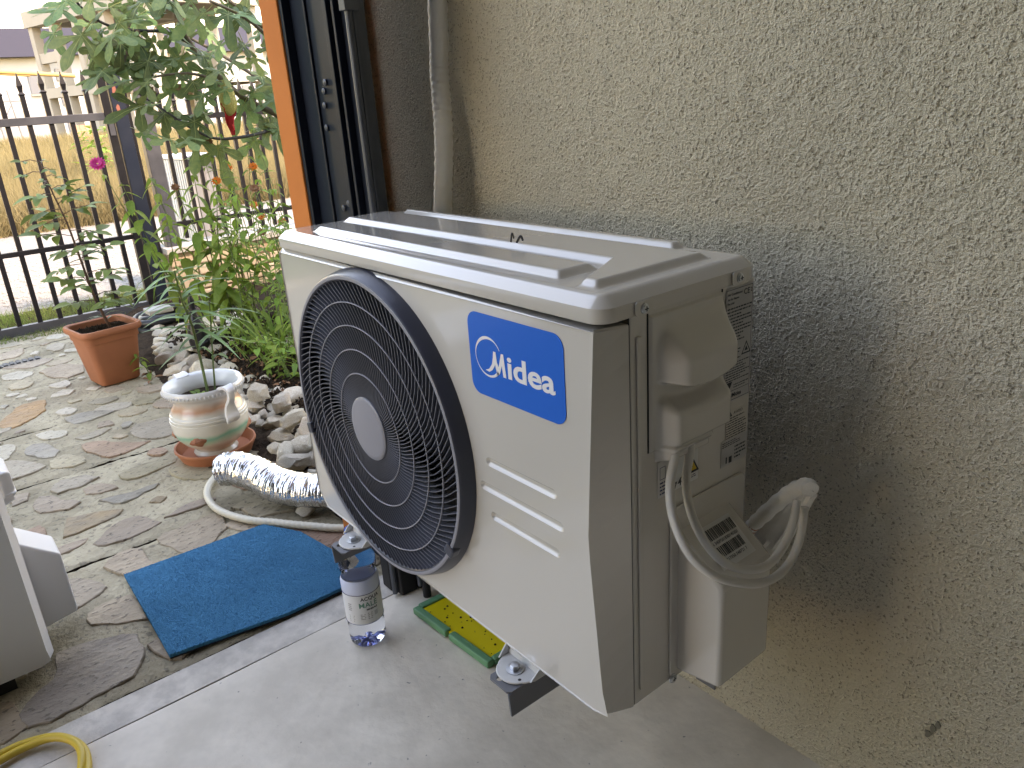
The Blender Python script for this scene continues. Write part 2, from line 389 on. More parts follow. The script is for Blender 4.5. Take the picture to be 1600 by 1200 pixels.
# garage floor: slightly uneven sheet
nx, ny = 120, 100
xs = np.linspace(-.052, 4.2, nx); ys = np.linspace(-3.6, .5, ny); X, Y = np.meshgrid(xs, ys)
Z = fbm_field(nx, ny, .04, .5, .6, 3) * .0008
o = inst('garage_floor', grid_mesh('garage_floor', np.stack([X, Y, Z], -1), 'concrete')); tag(o, kind='structure')
struct('threshold', MB().box((-.139, -3.6, -.08), (-.0585, .25, -.003)), 'threshold')
struct('floor_slab', MB().box((-.052, -3.6, -.12), (4.2, .5, -.01)), 'concrete')

# plastered wall behind the unit: real relief
dx = .0022
nx = int(1.56 / dx); ny = int(1.30 / dx)
H2 = fbm_field(nx, ny, dx, .012, .7, 12); H3 = fbm_field(nx, ny, dx, .06, .8, 13)
H_ = np.maximum(grain_field(nx, ny, dx, .0055, 11) * .0014, grain_field(nx, ny, dx, .0078, 14) * .0010) + H2 * .00025 + H3 * .0004 - .001
xs = -.32 + np.arange(nx) * dx; zs = np.arange(ny) * dx; X, Z = np.meshgrid(xs, zs)
wroot = empty('garage_wall', (.6, WALLY, 0), 0, 'beige rough-plastered garage wall behind the air conditioner', 'wall')
inst('plaster_face', grid_mesh('plaster_face', np.stack([X, WALLY - H_, Z], -1), 'plaster'), wroot)
XE, ZE = -.32 + (nx - 1) * dx, (ny - 1) * dx
q = MB(); q.box((-.62, WALLY + .004, -.05), (4.2, WALLY + .25, 3.42)); q.build('wall_core', 'plaster', wroot)
q = MB(); q.box((-.32, WALLY - .0005, ZE - .002), (XE, WALLY + .004, 3.4)); q.box((-.62, WALLY - .0004, 0), (-.3202, WALLY + .004, 3.4)); q.box((XE - .002, WALLY - .0006, 0), (4.2, WALLY + .004, 3.4)); q.build('wall_rest', 'plaster', wroot)
# chipped dark spots in the plaster
for (sx, sz, r_) in ((.969, .183, .0055), (.964, .172, .004), (.975, .194, .0035)):
    b = MB(); pl = [(sx + r_ * (1 + .5 * random.uniform(-1, 1)) * math.cos(a), sz + r_ * 1.6 * (1 + .5 * random.uniform(-1, 1)) * math.sin(a)) for a in [k * math.pi / 4 for k in range(8)]]
    b.prism(pl, 'y', WALLY - .0022, WALLY + .002); b.build('chip', 'chip', wroot)
# other walls and the ceiling of the garage: they only shape the light
gx = empty('garage_shell', (2, -2.5, 0), 0, 'plastered inside of the garage round the open door and an added light opening', 'garage')
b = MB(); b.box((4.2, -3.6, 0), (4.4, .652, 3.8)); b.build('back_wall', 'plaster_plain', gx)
b = MB(); b.box((.26, -3.6, 0), (4.2, -3.4, 3.8)); b.build('side_wall', 'plaster_plain', gx)  # wall stops short: unseen side opening added to let in light
b = MB(); b.box((-.26, -3.6, 3.22), (.26, -3.4, 3.8)); b.build('added_opening_lintel', 'house_wall', gx)
b = MB(); b.box((-.36, -3.6, 0), (-.2605, -3.4, 3.22)); b.build('added_opening_pillar', 'house_wall', gx)
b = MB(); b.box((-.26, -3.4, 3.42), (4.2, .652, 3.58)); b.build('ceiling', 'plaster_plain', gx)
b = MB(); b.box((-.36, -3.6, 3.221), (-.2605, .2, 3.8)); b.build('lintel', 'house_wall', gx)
b = MB(); b.box((-.36, .345, 0), (-.312, .4012, 3.4)); b.build('shade_stub', 'plaster', gx)  # stub put in to shade the strip of wall beside the track
b = MB(); b.box((-.352, .6525, 0), (-.2605, 6., 3.8)); b.build('front_wall', 'plaster', gx)
b = MB(); b.box((-.26, -3.6, 3.6), (4.2, 6., 3.8)); b.build('roof_slab', 'house_wall', gx)
# orange timber post at the corner of the door opening
o = empty('door_post', (-.31, .2, 0), 0, 'orange painted post at the edge of the garage doorway', 'post')
b = MB(); b.box((-.335, .183, 0), (-.262, .2115, 3.21)); bevel(b.build('post_face', 'orange_paint', o), .002)
b = MB(); b.box((-.36, .190, 0), (-.3358, .2115, 3.21)); bevel(b.build('outer_strip', 'orange_paint', o), .002)
# dark steel side frame of the sectional door, with its folded lips, holes and bolts
o = empty('door_side_frame', (-.13, .2, 0), 0, 'dark blue-black steel side frame of the garage door', 'door frame')
b = MB(); b.box((-.2595, .203, 0), (-.028, .2115, 3.21)); b.build('web', 'steel_dark', o)
for (x0, x1, y0) in ((-.2595, -.247, .186), (-.185, -.178, .198), (-.098, -.085, .193), (-.058, -.05, .189)):
    b = MB(); b.box((x0, y0, .004), (x1, .2028, 3.20)); bevel(b.build('lip', 'steel_dark', o), .0015)
for (bx, bz) in ((-.135, .83), (-.112, .84), (-.15, 1.045), (-.14, 1.06), (-.155, 1.02), (-.16, .98), (-.15, .45)):
    b = MB(); b.lathe([(.0001, .2028), (.0062, .2025), (.0062, .199), (.004, .1975), (.0001, .1972)], 10, (bx, 0, bz), 'y', False); b.build('bolt', 'track_zinc', o, 40)
# vertical track beside it
o = empty('door_track', (0, .19, 0), 0, 'galvanised vertical track of the garage door', 'rail')
b = MB(); b.box((-.024, .196, .02), (-.0195, .232, 3.20)); b.build('track_web', 'track_zinc', o)
b = MB(); b.box((-.019, .1965, .02), (.004, .200, 3.20)); b.build('track_lip', 'track_zinc', o)
b = MB(); b.tube([(-.001, .191, .03), (-.001, .191, 3.20)], .0065, 10); b.build('track_rod', 'track_zinc', o, 60)
b = MB(); b.box((-.008, .178, 1.165), (.012, .2055, 1.42)); bevel(b.build('cable_bracket', 'track_zinc', o), .001)
b = MB(); b.tube([(.006, .2, 0), (.006, .2, .045)], .009, 12); b.build('track_foot', 'rubber', o, 60)
o = empty('bottom_seal', (-.03, .17, 0), 0, 'black rubber seal block standing at the foot of the door frame', 'seal')
b = MB(); b.box((-.10, .150, 0), (-.062, .1985, .15)); bevel(b.build('block', 'rubber', o), .004)
b = MB(); b.box((-.059, .158, 0), (-.030, .1985, .16)); bevel(b.build('flap', 'rubber', o), .004)
b = MB(); b.tube([(-.045, .150, .006), (-.045, .150, .2)], .006, 8); b.build('rod', 'track_zinc', o)

# ------------------------------------------------------------------ stone paving: mortar bays, joints, stones
pav = empty('paving', (-1.7, -.3, 0)); pav['kind'] = 'structure'
seams = [-.142, -.71, -1.335, -1.84, -2.40, -2.93, -3.16, -3.47]
for i in range(len(seams) - 1):
    x1, x0 = seams[i] - .0045, seams[i + 1] + .0045
    nx, ny = max(16, int((x1 - x0) / .011)), 290
    xs = np.linspace(x0, x1, nx); ys = np.linspace(-2.2, 1.0 if i else .22, ny); X, Y = np.meshgrid(xs, ys)
    if i == 0: X, Y = np.meshgrid(xs, np.linspace(-2.2, .9, ny))
    Z = fbm_field(nx, ny, .011, .2, .7, 30 + i) * .0010 + np.tanh(fbm_field(nx, ny, .011, .035, .6, 40 + i)) * .0011 + fbm_field(nx, ny, .011, .024, .5, 50 + i) * .0004 - .004
    Z[:, 0] -= .004; Z[:, -1] -= .004
    wob = fbm_field(ny, 2, .011, .25, .8, 60 + i)[0] * .0025
    X[:, 0] += wob; X[:, -1] += np.roll(wob, 7)
    inst('mortar_bay', grid_mesh('mortar_bay', np.stack([X, Y, Z], -1), 'mortar'), pav)
struct('joint_bed', MB().add([(-3.5, -2.2, -.016), (-.141, -2.2, -.016), (-.141, 1., -.016), (-3.5, 1., -.016)], [(0, 1, 2, 3)]), 'soil', pav)
STONES=[('o',[(-1.992,-0.364),(-2.118,-0.311),(-2.181,-0.272),(-2.167,-0.19),(-2.043,-0.217),(-1.979,-0.264),(-1.935,-0.336)]),
('b',[(-1.634,-0.341),(-1.691,-0.309),(-1.667,-0.276),(-1.557,-0.249),(-1.517,-0.274),(-1.544,-0.314)]),
('t',[(-1.482,-0.292),(-1.506,-0.243),(-1.437,-0.2),(-1.391,-0.206),(-1.374,-0.239),(-1.421,-0.294)]),
('r',[(-1.545,-0.184),(-1.542,-0.138),(-1.457,-0.081),(-1.396,-0.003),(-1.37,-0.065),(-1.368,-0.139),(-1.43,-0.162)]),
('w',[(-2.191,-0.168),(-2.261,-0.111),(-2.215,-0.072),(-2.163,-0.1)]),
('w',[(-1.974,-0.195),(-2.006,-0.144),(-1.946,-0.117),(-1.908,-0.149)]),
('b',[(-1.885,-0.167),(-1.887,-0.091),(-1.806,-0.011),(-1.787,-0.091),(-1.781,-0.16)]),
('t',[(-1.86,0.053),(-1.889,0.097),(-1.836,0.158),(-1.79,0.115),(-1.806,0.061)]),
('t',[(-1.759,-0.015),(-1.771,0.052),(-1.733,0.085),(-1.702,0.048),(-1.724,-0.009)]),
('p',[(-1.168,-0.386),(-1.218,-0.36),(-1.197,-0.332),(-1.145,-0.315),(-1.09,-0.278),(-1.069,-0.314),(-1.104,-0.379)]),
('d',[(-0.902,-0.357),(-1.009,-0.325),(-0.981,-0.259),(-0.941,-0.2),(-0.917,-0.227),(-0.904,-0.296)]),
('p',[(-0.8,-0.303),(-0.872,-0.243),(-0.872,-0.176),(-0.785,-0.142),(-0.769,-0.198),(-0.77,-0.281)]),
('n',[(-0.699,-0.177),(-0.723,-0.082),(-0.722,-0.006),(-0.625,-0.028),(-0.563,-0.088),(-0.567,-0.137),(-0.637,-0.155)]),
('n',[(-0.659,-0.315),(-0.699,-0.269),(-0.684,-0.215),(-0.606,-0.219),(-0.561,-0.211),(-0.573,-0.277)]),
('n',[(-0.803,-0.436),(-0.844,-0.407),(-0.85,-0.36),(-0.845,-0.308),(-0.815,-0.338),(-0.804,-0.386)]),
('g',[(-1.24,-0.33),(-1.289,-0.289),(-1.269,-0.225),(-1.224,-0.201),(-1.199,-0.256),(-1.206,-0.315)]),
('n',[(-1.169,-0.254),(-1.183,-0.215),(-1.138,-0.181),(-1.102,-0.172),(-1.101,-0.222),(-1.126,-0.255)]),
('b',[(-1.059,-0.232),(-1.048,-0.18),(-1.032,-0.071),(-1.007,-0.124),(-0.987,-0.195)]),
('t',[(-1.194,-0.144),(-1.223,-0.078),(-1.194,0.018),(-1.157,0.013),(-1.126,-0.08),(-1.137,-0.135)]),
('d',[(-0.932,-0.133),(-0.955,-0.099),(-0.929,-0.081),(-0.905,-0.108)]),
('g',[(-1.603,-0.415),(-1.563,-0.357),(-1.445,-0.315),(-1.426,-0.355),(-1.429,-0.404),(-1.442,-0.435)]),
('p',[(-0.8,-0.127),(-0.837,-0.057),(-0.821,0.023),(-0.799,0.004),(-0.796,-0.064)]),
('t',[(-0.723,0.039),(-0.735,0.089),(-0.615,0.174),(-0.58,0.146),(-0.614,0.069)]),
('g',[(-1.633,-0.188),(-1.652,-0.114),(-1.63,-0.066),(-1.599,-0.112),(-1.595,-0.164)]),
('w',[(-1.785,-0.282),(-1.787,-0.237),(-1.726,-0.187),(-1.683,-0.223),(-1.708,-0.269)]),
('g',[(-1.524,-0.032),(-1.597,0.007),(-1.562,0.136),(-1.405,0.089),(-1.415,0.012)]),
('w',[(-1.761,-0.395),(-1.742,-0.356),(-1.644,-0.372),(-1.602,-0.404),(-1.612,-0.414)]),
('b',[(-2.251,-0.335),(-2.226,-0.304),(-2.197,-0.328),(-2.211,-0.34)]),
('r',[(-1.003,-0.443),(-1.024,-0.392),(-0.957,-0.383),(-0.913,-0.41),(-0.92,-0.45)]),
('p',[(-1.295,-0.435),(-1.272,-0.378),(-1.221,-0.396),(-1.209,-0.434)]),
('w',[(-1.892,-0.069),(-1.906,-0.001),(-1.866,0.062),(-1.807,0.032),(-1.818,-0.022)]),
('w',[(-2.252,-0.251),(-2.261,-0.221),(-2.225,-0.204),(-2.213,-0.236)]),
('t',[(-2.083,-0.13),(-2.081,-0.094),(-2.047,-0.076),(-2.037,-0.117)]),
('n',[(-1.536,-0.088),(-1.558,-0.063),(-1.51,-0.042),(-1.504,-0.07)]),
('t',[(-1.108,-0.026),(-1.187,0.054),(-1.048,0.059),(-0.988,0.088),(-0.96,0.042),(-1.007,-0.003)]),
('n',[(-0.644,-0.018),(-0.648,0.022),(-0.555,0.062),(-0.565,0.017)]),
('D',[(-0.366,-0.463),(-0.359,-0.402),(-0.311,-0.33),(-0.237,-0.342),(-0.187,-0.367),(-0.182,-0.436),(-0.168,-0.509),(-0.182,-0.539),(-0.226,-0.547),(-0.284,-0.483)]),
('p',[(-0.664,-0.395),(-0.626,-0.35),(-0.56,-0.326),(-0.531,-0.375),(-0.52,-0.409),(-0.594,-0.404)]),
('n',[(-0.474,-0.384),(-0.491,-0.351),(-0.485,-0.292),(-0.425,-0.289),(-0.36,-0.294),(-0.391,-0.343),(-0.429,-0.387)]),
('n',[(-0.29,-0.599),(-0.274,-0.558),(-0.22,-0.553),(-0.181,-0.546),(-0.163,-0.587),(-0.185,-0.618)]),
('n',[(-1.192,-0.571),(-1.162,-0.459),(-1.027,-0.456),(-0.826,-0.474),(-0.854,-0.555)]),
('p',[(-0.848,-0.6),(-0.766,-0.491),(-0.614,-0.459),(-0.446,-0.482),(-0.46,-0.576)])]

def stone(P, k, seed, h=None):
    rg = random.Random(seed); P = [Vector((*p, 0)) for p in P]
    ar = sum(P[i].x * P[(i + 1) % len(P)].y - P[(i + 1) % len(P)].x * P[i].y for i in range(len(P)))
    if ar < 0: P.reverse()
    Q = []
    for i in range(len(P)):
        a, b = P[i], P[(i + 1) % len(P)]; L_ = (b - a).length; n = 2 if L_ < .08 else 3
        nrm = Vector(((b - a).y, -(b - a).x, 0)).normalized()
        for j in range(n):
            t = j / n; p = a.lerp(b, t)
            if j == 0: p = p.lerp((P[i - 1] + b) / 2, .10)
            Q.append(p + nrm * rg.uniform(-.06, .09) * min(L_, .12))
    c = sum(Q, Vector()) / len(Q); n = len(Q); h = h or rg.uniform(.0, .0022)
    V = [Vector((p.x, p.y, -.012)) for p in Q] + [p + (c - p).normalized() * .0015 + Vector((0, 0, h - .002)) for p in Q] + \
        [p + (c - p).normalized() * min(.0035, (c - p).length * .3) + Vector((0, 0, h + rg.uniform(-.0006, .0006))) for p in Q] + [c + Vector((0, 0, h + .0002))]
    F = [(i, (i + 1) % n, n + (i + 1) % n, n + i) for i in range(n)] + [(n + i, n + (i + 1) % n, 2 * n + (i + 1) % n, 2 * n + i) for i in range(n)] + [(2 * n + i, 2 * n + (i + 1) % n, 3 * n) for i in range(n)]
    inst('paving_stone', mesh_data('paving_stone', V, F, 'stone_' + k, 12), pav)
placed = []
for i, (k, P) in enumerate(STONES):
    c = (sum(p[0] for p in P) / len(P), sum(p[1] for p in P) / len(P)); P = [(c[0] + (p[0] - c[0]) * 1.10, c[1] + (p[1] - c[1]) * 1.10) for p in P]
    stone(P, k, i); c = (sum(p[0] for p in P) / len(P), sum(p[1] for p in P) / len(P))
    placed.append((*c, max(math.hypot(p[0] - c[0], p[1] - c[1]) for p in P)))
rg = random.Random(5); n = 0
for tr in range(6000):
    x = rg.uniform(-3.42, -.2); y = rg.uniform(-1.3, .6); far = x < -1.8
    if y > .18 and x > -2.95: continue
    r = rg.uniform(.07, .17) if tr < 2500 else rg.uniform(.03, .08)
    if any(abs(x - s_) < r * .62 + .012 for s_ in seams): continue
    if any(math.hypot(x - a, y - b) < (r + c) * .78 for a, b, c in placed): continue
    placed.append((x, y, r)); m = rg.randint(4, 6); a0 = rg.uniform(0, 6.28); sq = rg.uniform(.6, .9); rot_ = rg.uniform(0, 3.14)
    P = []
    for j in range(m):
        a = a0 + 6.283 * j / m + rg.uniform(-.25, .25); rr = r * rg.uniform(.7, 1.15); px_, py_ = rr * math.cos(a), rr * math.sin(a) * sq
        P.append((x + px_ * math.cos(rot_) - py_ * math.sin(rot_), y + px_ * math.sin(rot_) + py_ * math.cos(rot_)))
    stone(P, rg.choice('wwwttgnnpgw' if far else 'tgnpnbrpw'), 100 + n); n += 1
    if n > 230: break
# drain channel grate
o = empty('drain_grate', (-2.87, -.3, 0), 0, 'narrow dark slotted drain grate set in the paving', 'drain')
b = MB(); b.box((-2.90, -1.2, -.012), (-2.845, -.09, .001)); b.build('channel', 'drain_grate', o)
for i in range(26):
    y = -.105 - i * .026
    b = MB(); b.box((-2.896, y - .009, .0015), (-2.849, y + .007, .006)); b.build('bar', 'gate_grey', o)

# ------------------------------------------------------------------ the air conditioner
UW, UD, UH = .765, .252, .4884
def fill_loops(loops, y):
    bm = bmesh.new(); E = []
    for lp in loops:
        vs = [bm.verts.new((p[0], y, p[1])) for p in lp]
        for i in range(len(vs)): E.append(bm.edges.new((vs[i], vs[(i + 1) % len(vs)])))
    bmesh.ops.triangle_fill(bm, use_beauty=True, use_dissolve=False, edges=E)
    bm.verts.index_update(); V = [v.co.copy() for v in bm.verts]; F = []
    for f in bm.faces:
        f.normal_update(); idx = [v.index for v in f.verts]; F.append(tuple(idx if f.normal.y < 0 else idx[::-1]))
    bm.free(); return V, F
def stadium(x0, x1, zc, r, n=8):
    return [(x1 - r + r * math.cos(R(-90 + 180 * k / n)), zc + r * math.sin(R(-90 + 180 * k / n))) for k in range(n + 1)] + \
           [(x0 + r + r * math.cos(R(90 + 180 * k / n)), zc + r * math.sin(R(90 + 180 * k / n))) for k in range(n + 1)]
FC = (.288, .2455)
def edge_x(z, W, H):     # the front panel's creased right edge
    t = z / H
    return W - .007 - (.018 * (t / .485) if t < .485 else .018 * (1 - (t - .485) / .515))
def smooth01(t): t = np.clip(t, 0, 1); return t * t * (3 - 2 * t)
def sbox(x, a, b, w): return smooth01((x - a) / w + .5) * smooth01((b - x) / w + .5)
def tbox(x, a, b, w): return np.clip((x - a) / w + .5, 0, 1) * np.clip((b - x) / w + .5, 0, 1)
def lid_mesh(W, D, z0, m):
    x0, x1, y0, y1 = -.003, W + .003, -.0015, D + .004; r = .021
    xs = np.concatenate([np.linspace(x0, x0 + .03, 9)[:-1], np.linspace(x0 + .03, x1 - .03, 340), np.linspace(x1 - .03, x1, 9)[1:]])
    ys = np.concatenate([np.linspace(y0, y0 + .03, 9)[:-1], np.linspace(y0 + .03, y1 - .03, 100), np.linspace(y1 - .03, y1, 9)[1:]])
    X, Y = np.meshgrid(xs, ys)
    cxx = np.clip(X, x0 + r, x1 - r); cyy = np.clip(Y, y0 + r, y1 - r); dxx, dyy = X - cxx, Y - cyy; dd = np.hypot(dxx, dyy)
    mm = np.maximum(np.abs(dxx), np.abs(dyy)); sc_ = np.where(dd > 1e-9, mm / np.maximum(dd, 1e-9), 1.); X = cxx + dxx * sc_; Y = cyy + dyy * sc_
    dd = np.hypot(X - cxx, Y - cyy); d = r - dd                       # distance inside the rim, up to r
    re = .0135; e = np.clip(d / re, 0, 1); e = np.where(e < .9, e, .9 + .1 * smooth01((e - .9) * 10) * .5 + (e - .9) * .5); z = z0 + .0165 + .0115 * np.clip(e, 0, 1)
    w = .0085; h = .0080
    A = np.minimum(tbox(X, .085, W - .097, w), tbox(Y, .036, .088, w))
    Bm = np.maximum(np.minimum(tbox(X, .035, W - .032, w), tbox(Y, .116, .200, w)), np.minimum(tbox(X + (Y - .06) * .54, W - .070, W + .3, w), np.minimum(tbox(X, 0, W - .032, w), tbox(Y, .028, .200, w))))
    C = np.minimum(tbox(X, .06, W - .095, w), tbox(Y, .219, .244, .007))
    z = z + h * np.maximum(np.maximum(A, Bm), C) * np.clip((d - .012) / .008, 0, 1)
    P = np.stack([X, Y, z], -1)
    me = grid_mesh('lid_top', P, m)
    # skirt
    ny, nx = X.shape
    loop = [P[0, i] for i in range(nx)] + [P[j, nx - 1] for j in range(1, ny)] + [P[ny - 1, i] for i in range(nx - 2, -1, -1)] + [P[j, 0] for j in range(ny - 2, 0, -1)]
    n = len(loop); V = []; F = []
    for zz, ins in ((None, 0), (z0 + .003, 0), (z0 + .001, .001), (z0 + .001, .006)):
        for p in loop:
            c = np.array([np.clip(p[0], x0 + .03, x1 - .03), np.clip(p[1], y0 + .03, y1 - .03)]); v = c - p[:2]; L_ = np.linalg.norm(v); q = p[:2] + (v / L_ * ins if L_ > 1e-9 else 0)
            V.append((q[0], q[1], p[2] if zz is None else zz))
    for k in range(3):
        for i in range(n): F.append((k * n + i, (k + 1) * n + i, (k + 1) * n + (i + 1) % n, k * n + (i + 1) % n))
    return me, mesh_data('lid_skirt', V, F, m, 40)
def screw(name, parent, loc, axis, r=.0042):
    b = MB(); x, y, z = loc
    if axis == 'x':
        b.lathe([(r * 1.35, 0), (r * 1.3, .0012), (r, .0013), (r * .9, .0028), (r * .5, .0034), (.0001, .0035)], 12, loc, 'x')
    o = b.build(name, 'zinc', parent, 40, True)
    c = MB(); c.box((x + .0032, y - r * .6, z - .0006), (x + .0037, y + r * .6, z + .0006)); c.box((x + .00325, y - .0006, z - r * .6), (x + .00375, y + .0006, z + r * .6))
    c.build('cross_slot', 'ink', o, None, True); return o
def valve_cover(root, W, m, y0, y1, z0, z1, zt, px_):
    # slanted top, bevelled corners; outline in (x,z) lofted along y
    prof = [(W - .002, z0 - .012), (W + px_, z0), (W + px_, z1), (W - .002, zt)]
    b = MB(); b.prism(prof, 'y', y0, y1)
    return bevel(b.build('valve_cover', m, root, 40, True), .0055, 3, 25)
def make_unit(root, W, D, H, paint, main=True):
    # front panel ----------------------------------------------------
    nz = 14; zr = [.008 + (H - .0140) * k / nz for k in range(nz + 1)]
    right = [(edge_x(z, W, H) if main else W - .012, z) for z in zr]; left = [(.010, H - .0060), (.004, H - .0115), (.004, .03), (.03, .002)]
    outer = [(W - .028, .0015)] + right + left
    circ = [(FC[0] + .2255 * math.cos(2 * math.pi * k / 72), FC[1] * H / UH + .2255 * H / UH * math.sin(2 * math.pi * k / 72)) for k in range(72)]
    sl = [stadium(*a, .0062) for a in ((.556, .688, .2755), (.539, .698, .2365), (.557, .689, .198))]
    V, F = fill_loops([outer, circ] + sl, 0.)
    b = MB(); b.add(V, F)
    n = len(outer)
    for i in range(n):       # rim folded back: the facet on the right, lips elsewhere
        p, q = outer[i], outer[(i + 1) % n]
        def back(k, pt):
            if 1 <= k <= nz + 1:
                return (W, .0395, max(.0, pt[1] if k > 1 else -.001))
            if k == 0: return (W - .012, .02, -.004)
            return (max(.0, pt[0] - (.004 if pt[0] < .02 else 0)), .0065, min(H + .0005, pt[1] + (.0052 if pt[1] > H - .02 else 0)))
        b.add([(p[0], 0, p[1]), (q[0], 0, q[1]), back((i + 1) % n, q), back(i, p)], [(0, 1, 2, 3)])
    bm_ = MB(); bm_.V, bm_.F = b.V, b.F
    bmx = bmesh.new(); vs = [bmx.verts.new(v) for v in b.V]
    for f in b.F:
        try: bmx.faces.new([vs[i] for i in f])
        except ValueError: pass
    bmesh.ops.remove_doubles(bmx, verts=bmx.verts, dist=1e-5)
    for f in bmx.faces:
        f.normal_update()
    me = bpy.data.meshes.new('front_panel'); bmx.to_mesh(me); bmx.free(); me.materials.append(MATS[paint])
    fp = inst('front_panel', me, root, None, True); bevel(fp, .0022, 3, 15)
    for a in ((.556, .688, .2755), (.539, .698, .2365), (.557, .689, .198)):    # pressed grooves
        g0, g1, g2 = stadium(*a, .0062), stadium(a[0] + .0034, a[1] - .0034, a[2], .0028), stadium(a[0] + .0042, a[1] - .0042, a[2], .0020)
        m_ = len(g0); V = [(p[0], 0., p[1]) for p in g0] + [(p[0], .0036, p[1]) for p in g1] + [(p[0], .0040, p[1]) for p in g2]
        F = [(k * m_ + i, k * m_ + (i + 1) % m_, (k + 1) * m_ + (i + 1) % m_, (k + 1) * m_ + i) for k in range(2) for i in range(m_)] + [tuple(range(2 * m_, 3 * m_))]
        inst('groove', mesh_data('groove', V, F, paint, 50), fp, None, True)
    # lid ----------------------------------------------------
    mt, ms = lid_mesh(W, D, H, paint)
    lid = inst('lid', mt, root, None, True); lid.data.name = 'lid'; inst('lid_skirt', ms, lid, None, True)
    # body sides, back, base ----------------------------------------------------
    b = MB(); b.box((W - .012, .0415, .0005), (W - .0005, D - .001, H + .002)); sp = bevel(b.build('side_panel', paint, root, None, True), .002)
    b = MB(); b.box((.001, .0125, .0), (.012, D - .001, H + .002)); b.build('side_panel', paint, root, None, True)
    b = MB(); b.box((.0125, D - .012, .0), (W - .0125, D - .002, H)); b.build('back_grille', 'fan_dark', root, None, True)
    b = MB(); b.box((.0125, .014, -.002), (W - .0125, D - .0125, .010)); b.build('base_pan', paint, root, None, True)
    b = MB(); b.box((W - .0118, .0396, .002), (W - .0008, .0414, H)); b.build('panel_gap', 'seam', sp, None, True)
    # fan grille ----------------------------------------------------
    fy = FC[1] * H / UH; k_ = H / UH
    gr = inst('fan_grille', MB().lathe([(.2255 * k_, .012), (.2415 * k_, .0025), (.2410 * k_, -.003), (.2362 * k_, -.018), (.2345 * k_, -.0212), (.2315 * k_, -.0225), (.2275 * k_, -.0212), (.2255 * k_, -.018), (.2255 * k_, .012)], 96, (FC[0], 0, fy), 'y', False).data('fan_grille', 'grille', 40), root, None, True)
    rim = MB().lathe([(.2340 * k_, -.0218), (.2318 * k_, -.0231), (.2285 * k_, -.0222)], 96, (FC[0], 0, fy), 'y', False).build('rim', 'grille_cap', gr, 60, True)  # highlight along the front edge put into a lighter colour
    hub = MB().lathe([(.050, -.013), (.050, -.0225), (.0485, -.0240), (.043, -.0247), (.0001, -.0250)], 48, (FC[0], 0, fy), 'y', False).build('hub_cap', 'grille_cap', gr, 40, True)
    V = []; F = []; NS = 8
    for i in range(NS):
        t = i / (NS - 1); r = .048 + t * (.2265 * k_ - .048); a = R(40) * t ** 1.15; ra = Vector((math.cos(a), 0, math.sin(a)))
        a2 = R(40) * 1.15 * max(t, .02) ** .15 / (.2265 * k_ - .05); tg = (ra + Vector((-math.sin(a), 0, math.cos(a))) * r * a2).normalized(); nn = Vector((-tg.z, 0, tg.x))
        for (s_, y) in ((-.0006, -.0207), (.0006, -.0207), (.0004, -.0075), (-.0004, -.0075)):
            V.append(ra * r + nn * s_ + Vector((0, y, 0)))
    for i in range(NS - 1):
        for k in range(4): F.append((i * 4 + k, i * 4 + (k + 1) % 4, (i + 1) * 4 + (k + 1) % 4, (i + 1) * 4 + k))
    mb = MB(); mb.add(V, F); rib = mb.data('rib', 'grille_rib', 30)
    NR = 112
    for k in range(NR): inst('rib', rib, gr, Matrix.Translation((FC[0], 0, fy)) @ Matrix.Rotation(-2 * math.pi * k / NR, 4, 'Y'), True)
    for r in (.0865, .1235, .160, .195):
        P = [(FC[0] + r * k_ * math.cos(2 * math.pi * k / 80), -.0206, fy + r * k_ * math.sin(2 * math.pi * k / 80)) for k in range(80)]
        MB().tube(P, .0012, 6, False, True).build('ring', 'grille_cap', gr, 60, True)
    for a in (-33, 196):
        M_ = Matrix.Translation((FC[0], 0, fy)) @ Matrix.Rotation(-R(a), 4, 'Y')
        c = inst('clip', MB().box((.2215 * k_, -.0250, -.010), (.2395 * k_, -.010, .010)).data('clip', 'grille'), gr, M_, True); bevel(c, .003, 2)
    fan = MB().lathe([(.2245 * k_, .0115), (.2245 * k_, .10), (.0001, .101)], 48, (FC[0], 0, fy), 'y', False).build('fan_shroud', 'fan_dark', root, 60, True)
    for k in range(3):
        V = []; F = []
        for i in range(6):
            r = .05 + .16 * k_ * i / 5
            for j in range(6):
                a = R(-48 + 96 * j / 5) * (.75 + .25 * i / 5); V.append((r * math.cos(a), .075 - .055 * j / 5, r * math.sin(a)))
        for i in range(5):
            for j in range(5): F.append((i * 6 + j, i * 6 + j + 1, (i + 1) * 6 + j + 1, (i + 1) * 6 + j))
        inst('fan_blade', mesh_data('fan_blade', V, F, 'fan_dark', 80), fan, Matrix.Translation((FC[0], 0, fy)) @ Matrix.Rotation(R(120 * k + 20), 4, 'Y'), True)
    # service side ----------------------------------------------------
    hy0, hy1 = .070, .192
    if main:
        b = MB(); b.box((W - .0003, .0495, .02), (W + .0022, .0565, H - .022)); bevel(b.build('pressed_rib', paint, sp, None, True), .0022, 3, 20)
        b = MB(); b.box((W - .0004, .0668, .330), (W + .0003, .0685, H - .0005)); b.build('cover_gap', 'seam', sp, None, True)
        b = MB(); b.box((W - .0004, .1895, .366), (W + .0003, .1912, H - .0005)); b.build('cover_gap', 'seam', sp, None, True)
        b = MB(); b.box((W - .0004, .150, .3235), (W + .0003, .186, .3248)); b.build('cover_gap', 'seam', sp, None, True)
    ny_, nz_ = 64, 120; ys = np.linspace(hy0 - .001, hy1 + .012, ny_); zs = np.linspace(.308, H - .002, nz_); Yg, Zg = np.meshgrid(ys, zs)
    u = (Yg - hy0) / (hy1 - hy0)
    lip = .400 + .012 * (2 * u - 1) ** 2 - .004 * u                               # scooped lower edge of the grip
